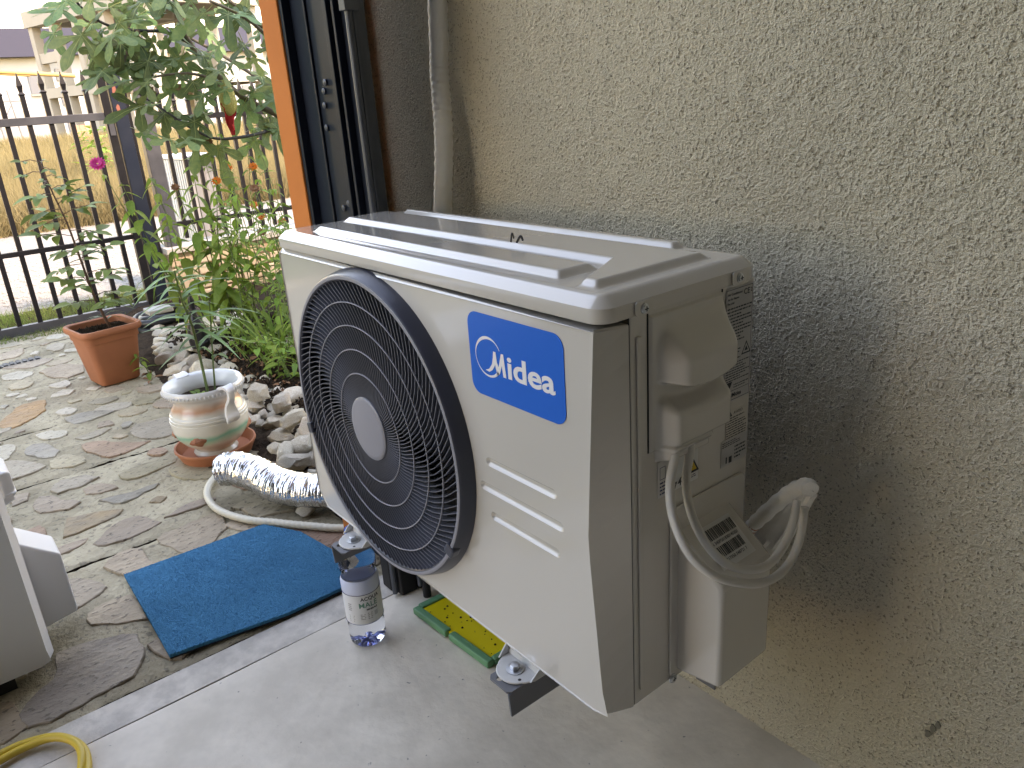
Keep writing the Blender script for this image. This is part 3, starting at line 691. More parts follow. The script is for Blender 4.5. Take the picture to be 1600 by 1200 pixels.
    side = sbox(Yg, hy0 + .018, hy1 + .001, .026)
    up = smooth01((Zg - lip) / .005) * smooth01((H - .010 - Zg) / .048)
    sidelow = sbox(Yg, hy0 + .014, hy1 - .005, .018)
    low = smooth01((lip - .010 - Zg) / .022) * smooth01((Zg - .333) / .006)
    foot = sbox(Yg, hy0 + .012, hy0 + .082, .010) * smooth01((.338 - Zg) / .004) * smooth01((Zg - .312) / .010)
    h = .004 * sbox(Yg, hy0, hy1, .004) * sbox(Zg, .330, H - .0045, .004) + (.0285 - .003 * (2 * u - 1) ** 2) * up * side + .0215 * low * sidelow + .0205 * foot
    inst('handle_cover', grid_mesh('handle_cover', np.stack([W - .0012 + h, Yg, Zg], -1), paint), root, None, True)
    b = MB(); b.prism(rrect(.142, .243, .012, 4, (.174, .1245)), 'x', W - .0006, W + .0028); bevel(b.build('valve_plate', paint, root, 30, True), .0015, 2)
    valve_cover(root, W, paint, .116, .216, .022, .163, .217, .066)
    if main:
        screw('screw', root, (W + .0052, .057, H + .0075), 'x'); screw('screw', root, (W + .0052, .214, H + .0085), 'x'); screw('screw', root, (W + .0024, .108, .004), 'x', .005)
        for yy in (.057, .214):
            b = MB(); b.prism(rrect(.026, .015, .004, 3, (yy, H + .0085)), 'x', W + .0046, W + .0054); b.build('screw_recess', paint, lid, None, True)
    return fp, sp
unit = empty('air_conditioner', (0, 0, .3124), 0, 'large beige outdoor air conditioner with round fan grille and blue logo sticker', 'air conditioner')
FP, SP = make_unit(unit, UW, UD, UH, 'paint')
# blue sticker with its wordmark
st = MB(); st.prism(rrect(.168, .103, .016, 8, (.627, .4185)), 'y', -.0002, -.0009); stk = st.build('logo_sticker', 'sticker_blue', unit, None, True)
YB = -.0012
def flat(name, poly, m, parent, y0=YB, y1=-.0008): MB().prism(poly, 'y', y0, y1).build(name, m, parent, None, True)
cx_, cz_, cr_ = .5800, .4185, .0252
oc, ic = [], []
for k in range(61):
    a = R(28 + (318 - 28) * k / 60); t = .0009 + .0030 * math.sin(math.pi * min(1, k / 34)) ** 2 * (k < 34) + .0030 * (max(0, k - 34) / 26) ** 1.3
    oc.append((cx_ + cr_ * math.cos(a), cz_ + cr_ * math.sin(a))); ic.append((cx_ + (cr_ - t) * math.cos(a), cz_ + (cr_ - t) * math.sin(a)))
b = MB(); V = [(p[0], YB, p[1]) for p in oc + ic]; b.add(V, [(i, i + 1, 62 + i, 61 + i) for i in range(60)]); b.build('logo_ring', 'sticker_white', stk, None, True, fix=False)
for poly in ([(.5725, .4010), (.5800, .4040), (.5860, .4110), (.5885, .4190), (.5900, .4275), (.5945, .4275), (.5958, .4150), (.5985, .4100), (.6045, .4275), (.6088, .4275), (.6118, .3993), (.6062, .3993), (.6048, .4130), (.5998, .4015), (.5950, .3985), (.5920, .4120), (.5905, .4090), (.5860, .4035), (.5800, .4000)],):
    V, F = fill_loops([poly], YB); inst('logo_letter', mesh_data('logo_letter', V, F, 'sticker_white'), stk, None, True)
me = text_data('idea', .0375, 'sticker_white', .0001, 'LEFT', .0009)
xs_ = [v.co.x for v in me.vertices]; ys_ = [v.co.y for v in me.vertices]; sx = .081 / (max(xs_) - min(xs_)); sy = .0285 / (max(ys_) - min(ys_))
o = inst('logo_text', me, stk, frame((.6152 - min(xs_) * sx, YB, .3993 - min(ys_) * sy), (sx, 0, 0), (0, 0, sy), (0, -1, 0)), True)
# labels on the service side; text lies in the (y,z) plane facing +x
def side_text(s, size, y, z, parent, m='ink', x=UW + .0006, align='LEFT', bold=0., wid=None):
    me = text_data(s, size, m, .00005, align, bold); k = 1.
    if wid: xx = [v.co.x for v in me.vertices]; k = wid / (max(xx) - min(xx))
    inst('print', me, parent, frame((x, y, z), (0, k, 0), (0, 0, 1), (1, 0, 0)), True)
def plate(name, y0, y1, z0, z1, m, parent=unit, x=UW + .0001, t=.0003, r=.003):
    return MB().prism(rrect(y1 - y0, z1 - z0, r, 3, ((y0 + y1) / 2, (z0 + z1) / 2)), 'x', x, x + t).build(name, m, parent, None, True)
def lines(parent, y0, y1, z0, z1, n, seed, m='ink', x=UW + .00045):
    rg = random.Random(seed); b = MB(); st_ = (z1 - z0) / n
    for i in range(n):
        y = y0; e = y1 - (y1 - y0) * (rg.random() ** 3) * .5
        while y < e:
            w = rg.uniform(.0015, .006); b.add([(x, y, z1 - st_ * (i + .28)), (x, min(y + w, e), z1 - st_ * (i + .28)), (x, min(y + w, e), z1 - st_ * (i + .72)), (x, y, z1 - st_ * (i + .72))], [(0, 1, 2, 3)]); y += w + .0009
    b.build('fine_print', m, parent, None, True, fix=False)
def frame_line(parent, y0, y1, z0, z1, w=.0006, x=UW + .00045, m='ink'):
    b = MB()
    for a in ((y0, y1, z1 - w, z1), (y0, y1, z0, z0 + w), (y0, y0 + w, z0 + w, z1 - w), (y1 - w, y1, z0 + w, z1 - w)): b.add([(x, a[0], a[2]), (x, a[1], a[2]), (x, a[1], a[3]), (x, a[0], a[3])], [(0, 1, 2, 3)])
    b.build('border_line', m, parent, None, True, fix=False)
def tri(parent, y, z, s, m, x, inv=False):
    k = -1 if inv else 1; MB().add([(x, y - s * .58, z - k * s * .5), (x, y + s * .58, z - k * s * .5), (x, y, z + k * s * .5)], [(0, 1, 2)]).build('warning_triangle', m, parent, None, True, fix=False)
rp = plate('rating_label', .197, .2485, .347, .485, 'label_silver')
frame_line(rp, .1985, .247, .3485, .4835)
side_text('Air Conditioner', .0042, .2005, .478, rp); side_text('Air für Räume', .0036, .2005, .4725, rp); side_text('Pac d\'air', .0036, .2005, .4675, rp)
side_text('CE', .0095, .230, .4765, rp, bold=.0001); side_text('2', .007, .2425, .477, rp)
lines(rp, .2005, .246, .420, .463, 11, 1); lines(rp, .2005, .228, .398, .419, 6, 2); tri(rp, .2385, .409, .016, 'ink', UW + .00046); tri(rp, .2385, .4085, .0115, 'label_silver', UW + .00052); tri(rp, .2385, .4078, .006, 'ink', UW + .00058)
lines(rp, .2005, .246, .372, .396, 8, 3); lines(rp, .2165, .2455, .3625, .3685, 2, 4); tri(rp, .2075, .3665, .011, 'ink', UW + .00046, True)
b = MB(); b.add([(UW + .00046, .2005, .3600), (UW + .00046, .2455, .3600), (UW + .00046, .2455, .3606), (UW + .00046, .2005, .3606)], [(0, 1, 2, 3)]); b.build('rule', 'ink', rp, None, True, fix=False)
side_text('Midea', .0075, .2135, .3545, rp, bold=.0001); frame_line(rp, .2095, .2135, .3525, .3565, .0005)
np_ = plate('notice_print', .2045, .2465, .297, .334, 'paint', t=.0002); side_text('AVVISO', .0052, .2185, .3305, np_); tri(np_, .2125, .3305, .006, 'ink', UW + .0005); lines(np_, .2055, .245, .2985, .3265, 9, 5, x=UW + .0004)
sl_ = plate('small_label', .1965, .2475, .264, .2985, 'label_silver', r=.001); lines(sl_, .1985, .235, .289, .2965, 3, 6); lines(sl_, .223, .2455, .268, .287, 4, 7)
b = MB(); b.add([(UW + .00046, .206, .267), (UW + .00046, .2085, .267), (UW + .00046, .2085, .2755), (UW + .00046, .206, .2755)], [(0, 1, 2, 3)]); b.add([(UW + .00046, .212, .266), (UW + .00046, .218, .266), (UW + .00046, .218, .2745), (UW + .00046, .212, .2745)], [(0, 1, 2, 3)]); b.build('symbol', 'ink', sl_, None, True, fix=False)
wl_ = plate('warning_label', .082, .153, .268, .3125, 'label_white', r=.001)
frame_line(wl_, .086, .0955, .290, .3055, .0007, m='ink_blue'); lines(wl_, .086, .0960, .270, .288, 4, 8, 'ink_blue')
side_text('7', .014, .1085, .2725, wl_, bold=.0002); side_text('4', .014, .1165, .2755, wl_, bold=.0002)
tri(wl_, .138, .2935, .029, 'ink', UW + .00046); tri(wl_, .138, .2927, .0215, 'warn_yellow', UW + .00054); tri(wl_, .138, .291, .009, 'ink', UW + .0006); lines(wl_, .128, .150, .2725, .2775, 2, 9, 'ink_blue')
# barcode label on the slanted top of the valve cover
sn = Vector((.053, 0, .066)).normalized(); sd = Vector((.066, 0, -.054)).normalized(); sn = Vector((0, 1, 0)).cross(sd); sn = sn if sn.z > 0 else -sn
M_ = frame(Vector((UW + .033, .166, .1905)) + sn * .0009, (0, 1, 0), tuple(-sd), tuple(sn))
def onslant(name, mb, m, parent): return inst(name, mb.data(name, m, None, False), parent, None, True)
def loc2(P): return [M_ @ Vector(p) for p in P]
bl = MB(); bl.add(loc2([(-.031, -.027, 0), (.031, -.027, 0), (.031, .027, 0), (-.031, .027, 0)]), [(0, 1, 2, 3)]); blo = bl.build('barcode_label', 'label_white', unit, None, True, fix=False)
rg = random.Random(4); b = MB()
for (u0, u1, v0, v1) in ((-.027, .027, .008, .022), (-.024, .024, -.014, -.001)):
    u = u0
    while u < u1:
        w = rg.choice((.0005, .0008, .0012, .0018)); b.add(loc2([(u, v0, .0003), (u + w, v0, .0003), (u + w, v1, .0003), (u, v1, .0003)]), [(0, 1, 2, 3)]); u += w + rg.choice((.0005, .0008, .0014))
b.build('bars', 'ink', blo, None, True, fix=False)
for s_, v in (('SN 340P501830140201', .0035), ('6 217350 748721 7', -.0185)):
    me = text_data(s_, .0055, 'ink', .00003); inst('print', me, blo, M_ @ Matrix.Translation((0, v, .0004)), True)
# leftover clips on the lid
lb = MB(); lb.tube(catmull([(0.508, .101, .5295), (.510, .102, .541), (.512, .103, .534)], 5), .0011, 6); lb.tube(catmull([(.517, .103, .5295), (.523, .105, .538), (.526, .106, .532)], 5), .0016, 6)
tag(inst('wire_clip', lb.data('wire_clip', 'ink', 60), None, Matrix.Translation((0, 0, .3124))), 'tiny black wire clip lying on top of the air conditioner', 'clip')
# feet with bolts (part of the unit)
def foot(x):
    P = [(x - .034, .020), (x - .034, -.004), (x - .029, -.016)] + [(x + .027 * math.sin(R(a)), -.013 - .022 * math.cos(R(a))) for a in range(-70, 71, 14)] + [(x + .029, -.016), (x + .034, -.004), (x + .034, .020)]
    b = MB(); b.prism(P, 'z', -.0225, -.0190); f = bevel(b.build('foot', 'foot_paint', unit, None, True), .0015, 2)
    b = MB(); V = [(x - .034, .006, -.0190), (x + .034, .006, -.0190), (x - .037, .017, .006), (x + .037, .017, .006)]
    b.add(V, [(0, 1, 3, 2)])
    for s_ in (-1, 1): b.add([(x + s_ * .033, .010, -.0190), (x + s_ * .0325, -.012, -.0190), (x + s_ * .034, .002, -.006), (x + s_ * .0365, .017, .006)], [(0, 1, 2, 3)])
    w_ = b.build('foot_web', 'foot_paint', f, None, True); w_.modifiers.new('thickness', 'SOLIDIFY').thickness = .002
    b = MB(); b.lathe([(.0125, -.0190), (.0125, -.0173), (.009, -.0171)], 24, (x, -.010, 0), 'z'); b.build('washer', 'zinc', f, 40, True)
    b = MB(); b.lathe([(.0075, -.0170), (.0075, -.0118), (.0062, -.0109), (.0001, -.0108)], 6, (x, -.010, 0), 'z'); bevel(b.build('bolt', 'zinc', f, None, True), .0008, 2)
    b = MB(); b.lathe([(.0024, -.0188), (.0001, -.01875)], 10, (x + .020, -.019, 0), 'z', False); b.build('hole', 'ink', f, None, True, fix=False)
foot(.596); foot(.141)
# wall brackets: two steel angle arms on wall rails
def bracket(x, label, sd=1):
    o = empty('wall_bracket', (x, WALLY, .26), 0, label, 'bracket', 'wall brackets under the air conditioner')
    z = .2895
    P = [(x - .0225, WALLY - .002), (x - .0225, -.038), (x - .0175, -.043), (x + .0175, -.043), (x + .0225, -.038), (x + .0225, WALLY - .002)]
    hole = [(x - .008 + .005 * math.cos(R(a)), -.0335 + .005 * math.sin(R(a))) for a in range(0, 360, 30)]
    bm = bmesh.new(); E = []
    for lp in (P, hole):
        vs = [bm.verts.new((p[0], p[1], z)) for p in lp]
        for i in range(len(vs)): E.append(bm.edges.new((vs[i], vs[(i + 1) % len(vs)])))
    bmesh.ops.triangle_fill(bm, use_beauty=True, edges=E); r_ = bmesh.ops.extrude_face_region(bm, geom=bm.faces[:])
    for v in [g_ for g_ in r_['geom'] if isinstance(g_, bmesh.types.BMVert)]: v.co.z -= .003
    bmesh.ops.recalc_face_normals(bm, faces=bm.faces[:]); me = bpy.data.meshes.new('top_flange'); bm.to_mesh(me); bm.free(); me.materials.append(MATS['angle_steel']); inst('top_flange', me, o)
    b = MB(); b.prism([(-.043, .2862), (-.041, .250), (WALLY - .002, .250), (WALLY - .002, .2862)], 'x', x + .0225 * sd - (.003 if sd > 0 else 0), x + .0225 * sd + (0 if sd > 0 else .003)); b.build('side_flange', 'angle_steel', o)
    b = MB(); b.box((x - .02, WALLY - .0035, .02), (x + .02, WALLY - .0005, .2495)); b.build('wall_plate', 'angle_steel', o)
bracket(.600, 'dark steel angle bracket arm under the near end of the air conditioner')
bracket(.140, 'dark steel angle bracket arm above the water bottle', -1)
# cables looping from the handle cover, and the taped pipe bundle
def cable(P, r, label, name='power_cable'):
    b = MB(); b.tube(catmull(P, 10), r, 10); return tag(b.build(name, 'cable', None, 60), label, 'cable')
cable([(.7815, .118, .66), (.784, .115, .635), (.79, .101, .607), (.805, .091, .577), (.826, .088, .551), (.845, .097, .529), (.856, .123, .512), (.857, .164, .499), (.852, .204, .506), (.848, .227, .527), (.843, .240, .546)], .0050, 'inner grey-white cable loop hanging beside the air conditioner')
cable([(.7810, .093, .66), (.783, .090, .638), (.79, .074, .609), (.805, .062, .581), (.826, .061, .549), (.845, .075, .525), (.856, .106, .504), (.857, .160, .478), (.852, .213, .472), (.848, .244, .496), (.845, .254, .532)], .0052, 'outer grey-white cable loop hanging beside the air conditioner')
o = empty('pipe_bundle', (.79, .27, .5), 0, 'white taped pipe bundle sticking out behind the air conditioner', 'pipe')
b = MB(); P = catmull([(.768, .262, .469), (.780, .262, .486), (.803, .265, .518), (.822, .268, .541), (.838, .268, .553), (.846, .262, .553)], 8); rg = random.Random(6)
b.tube(P, [.0085 + .0012 * min(1, i / 10) + .0007 * math.sin(i * 1.3) for i in range(len(P))], 14); b.build('wrapped_sleeve', 'wrap', o, 60)
V = []; F = []; P = catmull([(.764, .302, .415), (.787, .296, .458), (.812, .287, .503), (.830, .278, .536), (.842, .268, .552)], 6)
for i, p in enumerate(P):
    w = .030 * (1 - .55 * i / (len(P) - 1))
    for k in range(9):
        q = (k / 8 - .5) * 2; V.append(p + Vector((.55 * q * w, .25 * q * w, -.62 * q * w)) + Vector((.5, -.7, .2)) * (.0028 * math.sin(k * 2.6 + .25 * i) + .008 * (1 - q * q)))
for i in range(len(P) - 1):
    for k in range(8): F.append((i * 9 + k, i * 9 + k + 1, (i + 1) * 9 + k + 1, (i + 1) * 9 + k))
o2 = inst('tape_tail', mesh_data('tape_tail', V, F, 'wrap', 60), o); o2.modifiers.new('thickness', 'SOLIDIFY').thickness = .0012
b = MB(); b.tube([(.757, .262, .452), (.772, .262, .474)], .0085, 12); b.build('pipe_end', 'copper', o, 60)
# insulated line set running down the wall
P = [(-.01, .378, 2.59), (-.008, .378, 1.7), (-.006, .377, 1.25), (-.012, .376, 1.122), (-.014, .372, 1.067), (-.004, .364, 1.016), (.007, .355, .966), (.011, .345, .897), (.009, .335, .821), (.01, .32, .70), (.02, .30, .55), (.06, .29, .45), (.2, .285, .44)]
P = catmull(P, 14); rg = random.Random(2)
b = MB(); b.tube(P, [.0178 + .0009 * math.sin(i * 1.7) + .0006 * rg.uniform(-1, 1) for i in range(len(P))], 16); tag(b.build('pipe_line', 'wrap', None, 70), 'white taped refrigerant pipe running down the plastered wall', 'pipe')

# ------------------------------------------------------------------ things near the doorway
# blue carpet mat
o = empty('door_mat', (-.37, -.1, 0), 0, 'blue carpet mat with a cut corner lying at the doorway', 'mat')
MP = [(-.563, -.286), (-.181, -.294), (-.1405, -.06), (-.1405, .142), (-.30, .128), (-.438, .108), (-.546, .052)]
b = MB(); b.prism(MP, 'z', .0045, .0125); bevel(b.build('carpet', 'mat_blue', o), .0012, 2)
b = MB(); b.prism([(p[0] * .998 - .0006, p[1] * .998) for p in MP], 'z', .001, .0044); b.build('backing', 'rubber', o)
rg = np.random.default_rng(1); n = 30000
q = np.stack([rg.uniform(-.563, -.141, n), rg.uniform(-.293, .14, n)], -1); ins = np.ones(n, bool)
for i in range(len(MP)):
    a, c = np.array(MP[i]), np.array(MP[(i + 1) % len(MP)]); ins &= ((c - a)[0] * (q[:, 1] - a[1]) - (c - a)[1] * (q[:, 0] - a[0])) > .0001
q = q[ins]; n = len(q); a = rg.uniform(0, 6.28, n); l = rg.uniform(.0010, .0022, n); d = np.stack([np.cos(a), np.sin(a)], -1); z0 = np.full(n, .0122)
V = np.zeros((n, 3, 3)); V[:, 0, :2] = q - d * .0011; V[:, 1, :2] = q + d * .0011; V[:, 2, :2] = q + rg.normal(0, .0012, (n, 2)); V[:, 0, 2] = z0; V[:, 1, 2] = z0; V[:, 2, 2] = z0 + l
f = inst('pile', tris_mesh('pile', V.reshape(-1, 3), 'mat_fibre'), o); f['kind'] = 'stuff'
# water bottle
bx, by = .042, .034
o = empty('water_bottle', (bx, by, 0), 0, 'clear plastic water bottle with white label under the left bracket', 'bottle')
prof = [(.0001, .006), (.012, .004), (.022, .0012), (.031, .003), (.0355, .010), (.0365, .020), (.0365, .058), (.0358, .060), (.0358, .128), (.0365, .131), (.0365, .150), (.0345, .157), (.0325, .162), (.0345, .168), (.0365, .178), (.0360, .196), (.031, .214), (.021, .229), (.0135, .236), (.0130, .248), (.0001, .249)]
b = MB(); b.lathe(prof, 40, (bx, by, 0), 'z', False); b.build('body', 'bottle_plastic', o, 60)
b = MB(); b.lathe([(.0372, .0600), (.0374, .061), (.0374, .127), (.0372, .128)], 40, (bx, by, 0), 'z', False); lb = b.build('paper_label', 'bottle_label', o, 60)
b = MB(); b.lathe([(.0371, .1285), (.0374, .130), (.0374, .1505), (.0350, .1575)], 40, (bx, by, 0), 'z', False); b.build('pale_band', 'bottle_band', o, 60)
for zz in (.0605, .1278):
    MB().tube([(bx + .0374 * math.cos(R(a)), by + .0374 * math.sin(R(a)), zz) for a in range(0, 360, 9)], .0006, 4, False, True).build('label_edge', 'ink_blue', lb)
b = MB(); b.lathe([(.0150, .240), (.0150, .256), (.0140, .258), (.0001, .258)], 24, (bx, by, 0), 'z', False); b.build('cap', 'tarp_blue', o, 40)
for k in range(5):       # moulded petals of the bottle's foot
    a = R(72 * k + 10); p0 = Vector((bx, by, .0055)); p1 = Vector((bx + .027 * math.cos(a), by + .027 * math.sin(a), .0065))
    b = MB(); b.tube([p0, p0.lerp(p1, .5) + Vector((0, 0, .006)), p1], [.004, .0045, .002], 8); b.build('base_petal', 'bottle_base', o, 60)
def wrap_text(s, size, z, a0, m, parent, sp=1.):
    me = text_data(s, size, m, .00006, 'CENTER', .0002)
    for v in me.vertices:
        a = a0 + v.co.x * sp / .0376; zz = z + v.co.y; rr = .0377 + v.co.z; v.co = Vector((bx + rr * math.cos(a), by + rr * math.sin(a), zz))
    inst('print', me, parent)
wrap_text('ACQUA', .011, .118, R(-2), 'ink', lb); wrap_text('MALÈ', .016, .104, R(-10), 'print_green', lb); wrap_text('MINERALE', .005, .0935, R(0), 'ink', lb)
for (a, z, w, h) in ((-30, .078, .010, .014), (-8, .078, .010, .016), (12, .080, .008, .010), (-68, .10, .008, .018), (-66, .074, .012, .016)):
    V = []; aa = R(a)
    b = MB()
    for s_ in range(4):
        z1 = z + h / 2 - s_ * h / 4; b.add([(bx + .0376 * math.cos(aa + t), by + .0376 * math.sin(aa + t), zz) for t, zz in ((-w / .075, z1), (w / .075 * (1 - .2 * (s_ % 2)), z1), (w / .075 * (1 - .2 * (s_ % 2)), z1 - h / 7), (-w / .075, z1 - h / 7))], [(0, 1, 2, 3)])
    b.build('fine_print', 'cabinet_grey', lb, fix=False)
# yellow insect glue tray
o = empty('glue_trap', (.17, .19, 0), 0, 'yellow and green sticky insect trap on the floor under the air conditioner', 'trap')
T0, T1, T2, T3 = Vector((.040, .148, 0)), Vector((.285, .160, 0)), Vector((.283, .262, 0)), Vector((.044, .250, 0))
def lerp2(u, v): return T0.lerp(T1, u).lerp(T3.lerp(T2, u), v)
b = MB(); b.prism([tuple(lerp2(u, v)[:2]) for u, v in ((.02, .03), (.98, .03), (.98, .97), (.02, .97))], 'z', .001, .012); b.build('glue_board', 'trap_yellow', o)
def strip(u0, v0, u1, v1): b = MB(); b.prism([tuple(lerp2(u, v)[:2]) for u, v in ((u0, v0), (u1, v0), (u1, v1), (u0, v1))], 'z', .0008, .0165); bevel(b.build('green_rim', 'trap_green', o), .003, 2)
strip(0, -.06, .46, .10); strip(.50, -.06, 1.0, .10); strip(.955, .101, 1.01, 1.0); strip(-.02, .101, .05, 1.0)
rgp = random.Random(3)
for i in range(26):
    u, v = rgp.uniform(.08, .93), rgp.uniform(.14, .7); p = lerp2(u, v); s_ = rgp.choice((.0012, .0016, .0025))
    b = MB(); b.lathe([(s_, 0), (s_ * .8, s_ * .7), (.0001, s_)], 6, (p.x, p.y, .012), 'z', False); b.build('stuck_insect', 'soil', o)
# foil duct
P = catmull([(-.815, .050, .072), (-.775, .080, .082), (-.715, .112, .075), (-.645, .138, .058), (-.580, .170, .053), (-.520, .215, .053), (-.44, .30, .053), (-.40, .40, .053)], 30)
rg = random.Random(9); V = []; F = []; m_ = len(P); n_ = 26
T = [(P[min(i + 1, m_ - 1)] - P[max(i - 1, 0)]).normalized() for i in range(m_)]
for i in range(m_):
    u = Vector((0, 0, 1)); u = (u - T[i] * u.dot(T[i])).normalized(); w = T[i].cross(u); ridge = .0014 * math.sin(i * 2.1); end = min(1., .72 + i / 9 * .28)
    for k in range(n_):
        a = 2 * math.pi * k / n_; r = (.0475 + ridge + rg.gauss(0, .0011)) * end * (.92 if math.sin(a + 1.57) < -.6 else 1); V.append(P[i] + (u * math.cos(a) + w * math.sin(a)) * r)
for i in range(m_ - 1):
    for k in range(n_): F.append((i * n_ + k, i * n_ + (k + 1) % n_, (i + 1) * n_ + (k + 1) % n_, (i + 1) * n_ + k))
F.append(tuple(range(n_ - 1, -1, -1)))
tag(inst('foil_duct', mesh_data('foil_duct', V, F, 'foil', 75)), 'crinkled silver foil duct lying on the paving', 'duct')
# cream drain hose, ribbed
P = catmull([(-.96, .100, .014), (-.925, .062, .013), (-.870, .020, .0125), (-.800, -.004, .0125), (-.705, -.006, .0125), (-.604, .028, .0125), (-.531, .077, .0125), (-.453, .131, .0125), (-.374, .193, .0125), (-.33, .26, .0125)], 26)
b = MB(); b.tube(P, [.0098 + .0006 * math.sin(i * 1.57) for i in range(len(P))], 10); tag(b.build('drain_hose', 'hose_cream', None, 80), 'cream ribbed drain hose curving beside the blue mat', 'hose')
# yellow garden hose at the lower left
P = catmull([(-.05, -.80, .010), (-.115, -.70, .010), (-.122, -.615, .010), (-.122, -.560, .010), (-.098, -.512, .011), (-.052, -.486, .011), (-.004, -.482, .010), (.05, -.50, .010), (.10, -.56, .010)], 12)
b = MB(); b.tube(P, .0068, 10); P2 = catmull([(-.02, -.80, .0105), (-.085, -.70, .0105), (-.103, -.615, .0105), (-.110, -.565, .010), (-.093, -.520, .0165), (-.052, -.492, .020), (-.008, -.488, .017), (.04, -.51, .0105), (.08, -.57, .0105)], 12)
b.tube(P2, .0068, 10); tag(b.build('garden_hose', 'hose_yellow', None, 80), 'coiled yellow garden hose on the concrete floor', 'hose')
# the other outdoor unit at the left edge, turned towards the room
u2 = empty('air_conditioner', (-.3, -1.235, .028), R(90), 'white outdoor air conditioner standing on the paving at the left edge', 'air conditioner')
make_unit(u2, .765, .252, .385, 'paint_white', False)
for xx in (.12, .64):
    b = MB(); b.box((xx - .05, .01, -.0285), (xx + .05, .24, -.001)); b.build('rubber_foot', 'rubber', u2, None, True)
# ------------------------------------------------------------------ rocks of the flower bed border
def rock_data(seed):
    rg = random.Random(seed); bm = bmesh.new(); bmesh.ops.create_icosphere(bm, subdivisions=3, radius=1.)
    pl = [(Vector((rg.gauss(0, 1), rg.gauss(0, 1), rg.gauss(0, 1))).normalized(), rg.uniform(.5, .86)) for _ in range(13)]
    for v in bm.verts:
        for nrm, d in pl:
            k = v.co.dot(nrm) - d
            if k > 0: v.co -= nrm * k * .93
        s_ = v.co * 3.1; v.co *= 1 + .045 * math.sin(s_.x * 2.3 + seed) * math.sin(s_.y * 2.9) + .04 * math.sin(s_.z * 3.7 + s_.x * 1.9) + rg.uniform(-.022, .022)
    me = bpy.data.meshes.new('rock'); bm.to_mesh(me); bm.free(); me.materials.append(MATS['limestone']); me.polygons.foreach_set('use_smooth', [True] * len(me.polygons)); me.set_sharp_from_angle(angle=R(26)); return me
RK = [rock_data(i) for i in range(9)]
rg = random.Random(21); spots = []
def rock(x, y, z, r, label='pale limestone rock piled along the edge of the flower bed', group='limestone rocks edging the flower bed'):
    M = Matrix.Translation((x, y, z)) @ Matrix.Rotation(rg.uniform(0, 6.28), 4, 'Z') @ Matrix.Rotation(rg.uniform(-.5, .5), 4, 'X') @ Matrix.Diagonal((r * rg.uniform(.85, 1.35), r * rg.uniform(.8, 1.1), r * rg.uniform(.55, .8), 1))
    o = inst('rock', rg.choice(RK), None, M); tag(o, label, 'rock', group); return o
o = rock(-.530, .168, .018, .030, 'small tan rock lying alone in front of the foil duct', None)
for tr in range(16000):
    x = rg.uniform(-2.95, -.55); y = rg.uniform(.2, .84)
    if x < -1.62: lo, hi = .235 + .05 * math.sin(x * 5), .235 + (.56 if x < -1.9 else .24)
    else: lo, hi = .275 + .02 * math.sin(x * 9), .50
    if x < -2.05 and y < .30 + .25 * max(0, (-2.30 - x)): continue
    if not lo < y < hi: continue
    if math.hypot(x + 1.12, y - .135) < .18: continue
    r = rg.uniform(.026, .066)
    if any(math.hypot(x - a, y - c) < (r + d) * .66 for a, c, d in spots): continue
    spots.append((x, y, r)); rock(x, y, r * .42 + .006, r)
    if len(spots) > 270: break
for (x, y, r) in [(-1.02, .36, .05), (-.92, .37, .055), (-.80, .36, .06), (-.74, .40, .05), (-1.2, .40, .05), (-.86, .43, .05), (-2.35, .5, .06), (-2.5, .55, .06), (-1.35, .38, .055), (-2.2, .42, .055), (-.68, .37, .05)]: rock(x, y, .075, r)
# soil bed
nx, ny = 90, 70; xs = np.linspace(-3.36, -.36, nx); ys = np.linspace(.21, 2.6, ny); X, Y = np.meshgrid(xs, ys)
Z = .004 + .035 * np.clip((Y - .22) / .3, 0, 1) + fbm_field(nx, ny, .033, .15, .7, 5) * .006; Z[0] = -.012
tag(inst('flower_bed', grid_mesh('flower_bed', np.stack([X, Y, Z], -1), 'soil')), kind='structure')
def crumbs(name, n, xr, yr, zr, sr, m, parent=None, seed=3):
    rg = np.random.default_rng(seed); c = np.stack([rg.uniform(*xr, n), rg.uniform(*yr, n), rg.uniform(*zr, n)], -1); r = rg.uniform(*sr, n)[:, None, None]
    b4 = np.array([(1, 0, -.3), (-.5, .87, -.3), (-.5, -.87, -.3), (0, 0, .9)]); T4 = np.array([(0, 1, 3), (1, 2, 3), (2, 0, 3)]).reshape(-1)
    V = c[:, None] + b4[None] * r * rg.uniform(.4, 1.5, (n, 4, 1)); return inst(name, tris_mesh(name, V[:, T4].reshape(-1, 3), m), parent)
tag(crumbs('soil_crumbs', 9000, (-2.6, -.6), (.42, 1.1), (.036, .050), (.003, .012), 'soil'), 'dark crumbly garden soil of the flower bed', 'soil', None, 'stuff')
tag(crumbs('wood_litter', 500, (-2.2, -1.2), (.42, .9), (.04, .052), (.003, .012), 'flower_brown', None, 5), 'brown litter scattered over the flower bed soil', 'litter', None, 'stuff')
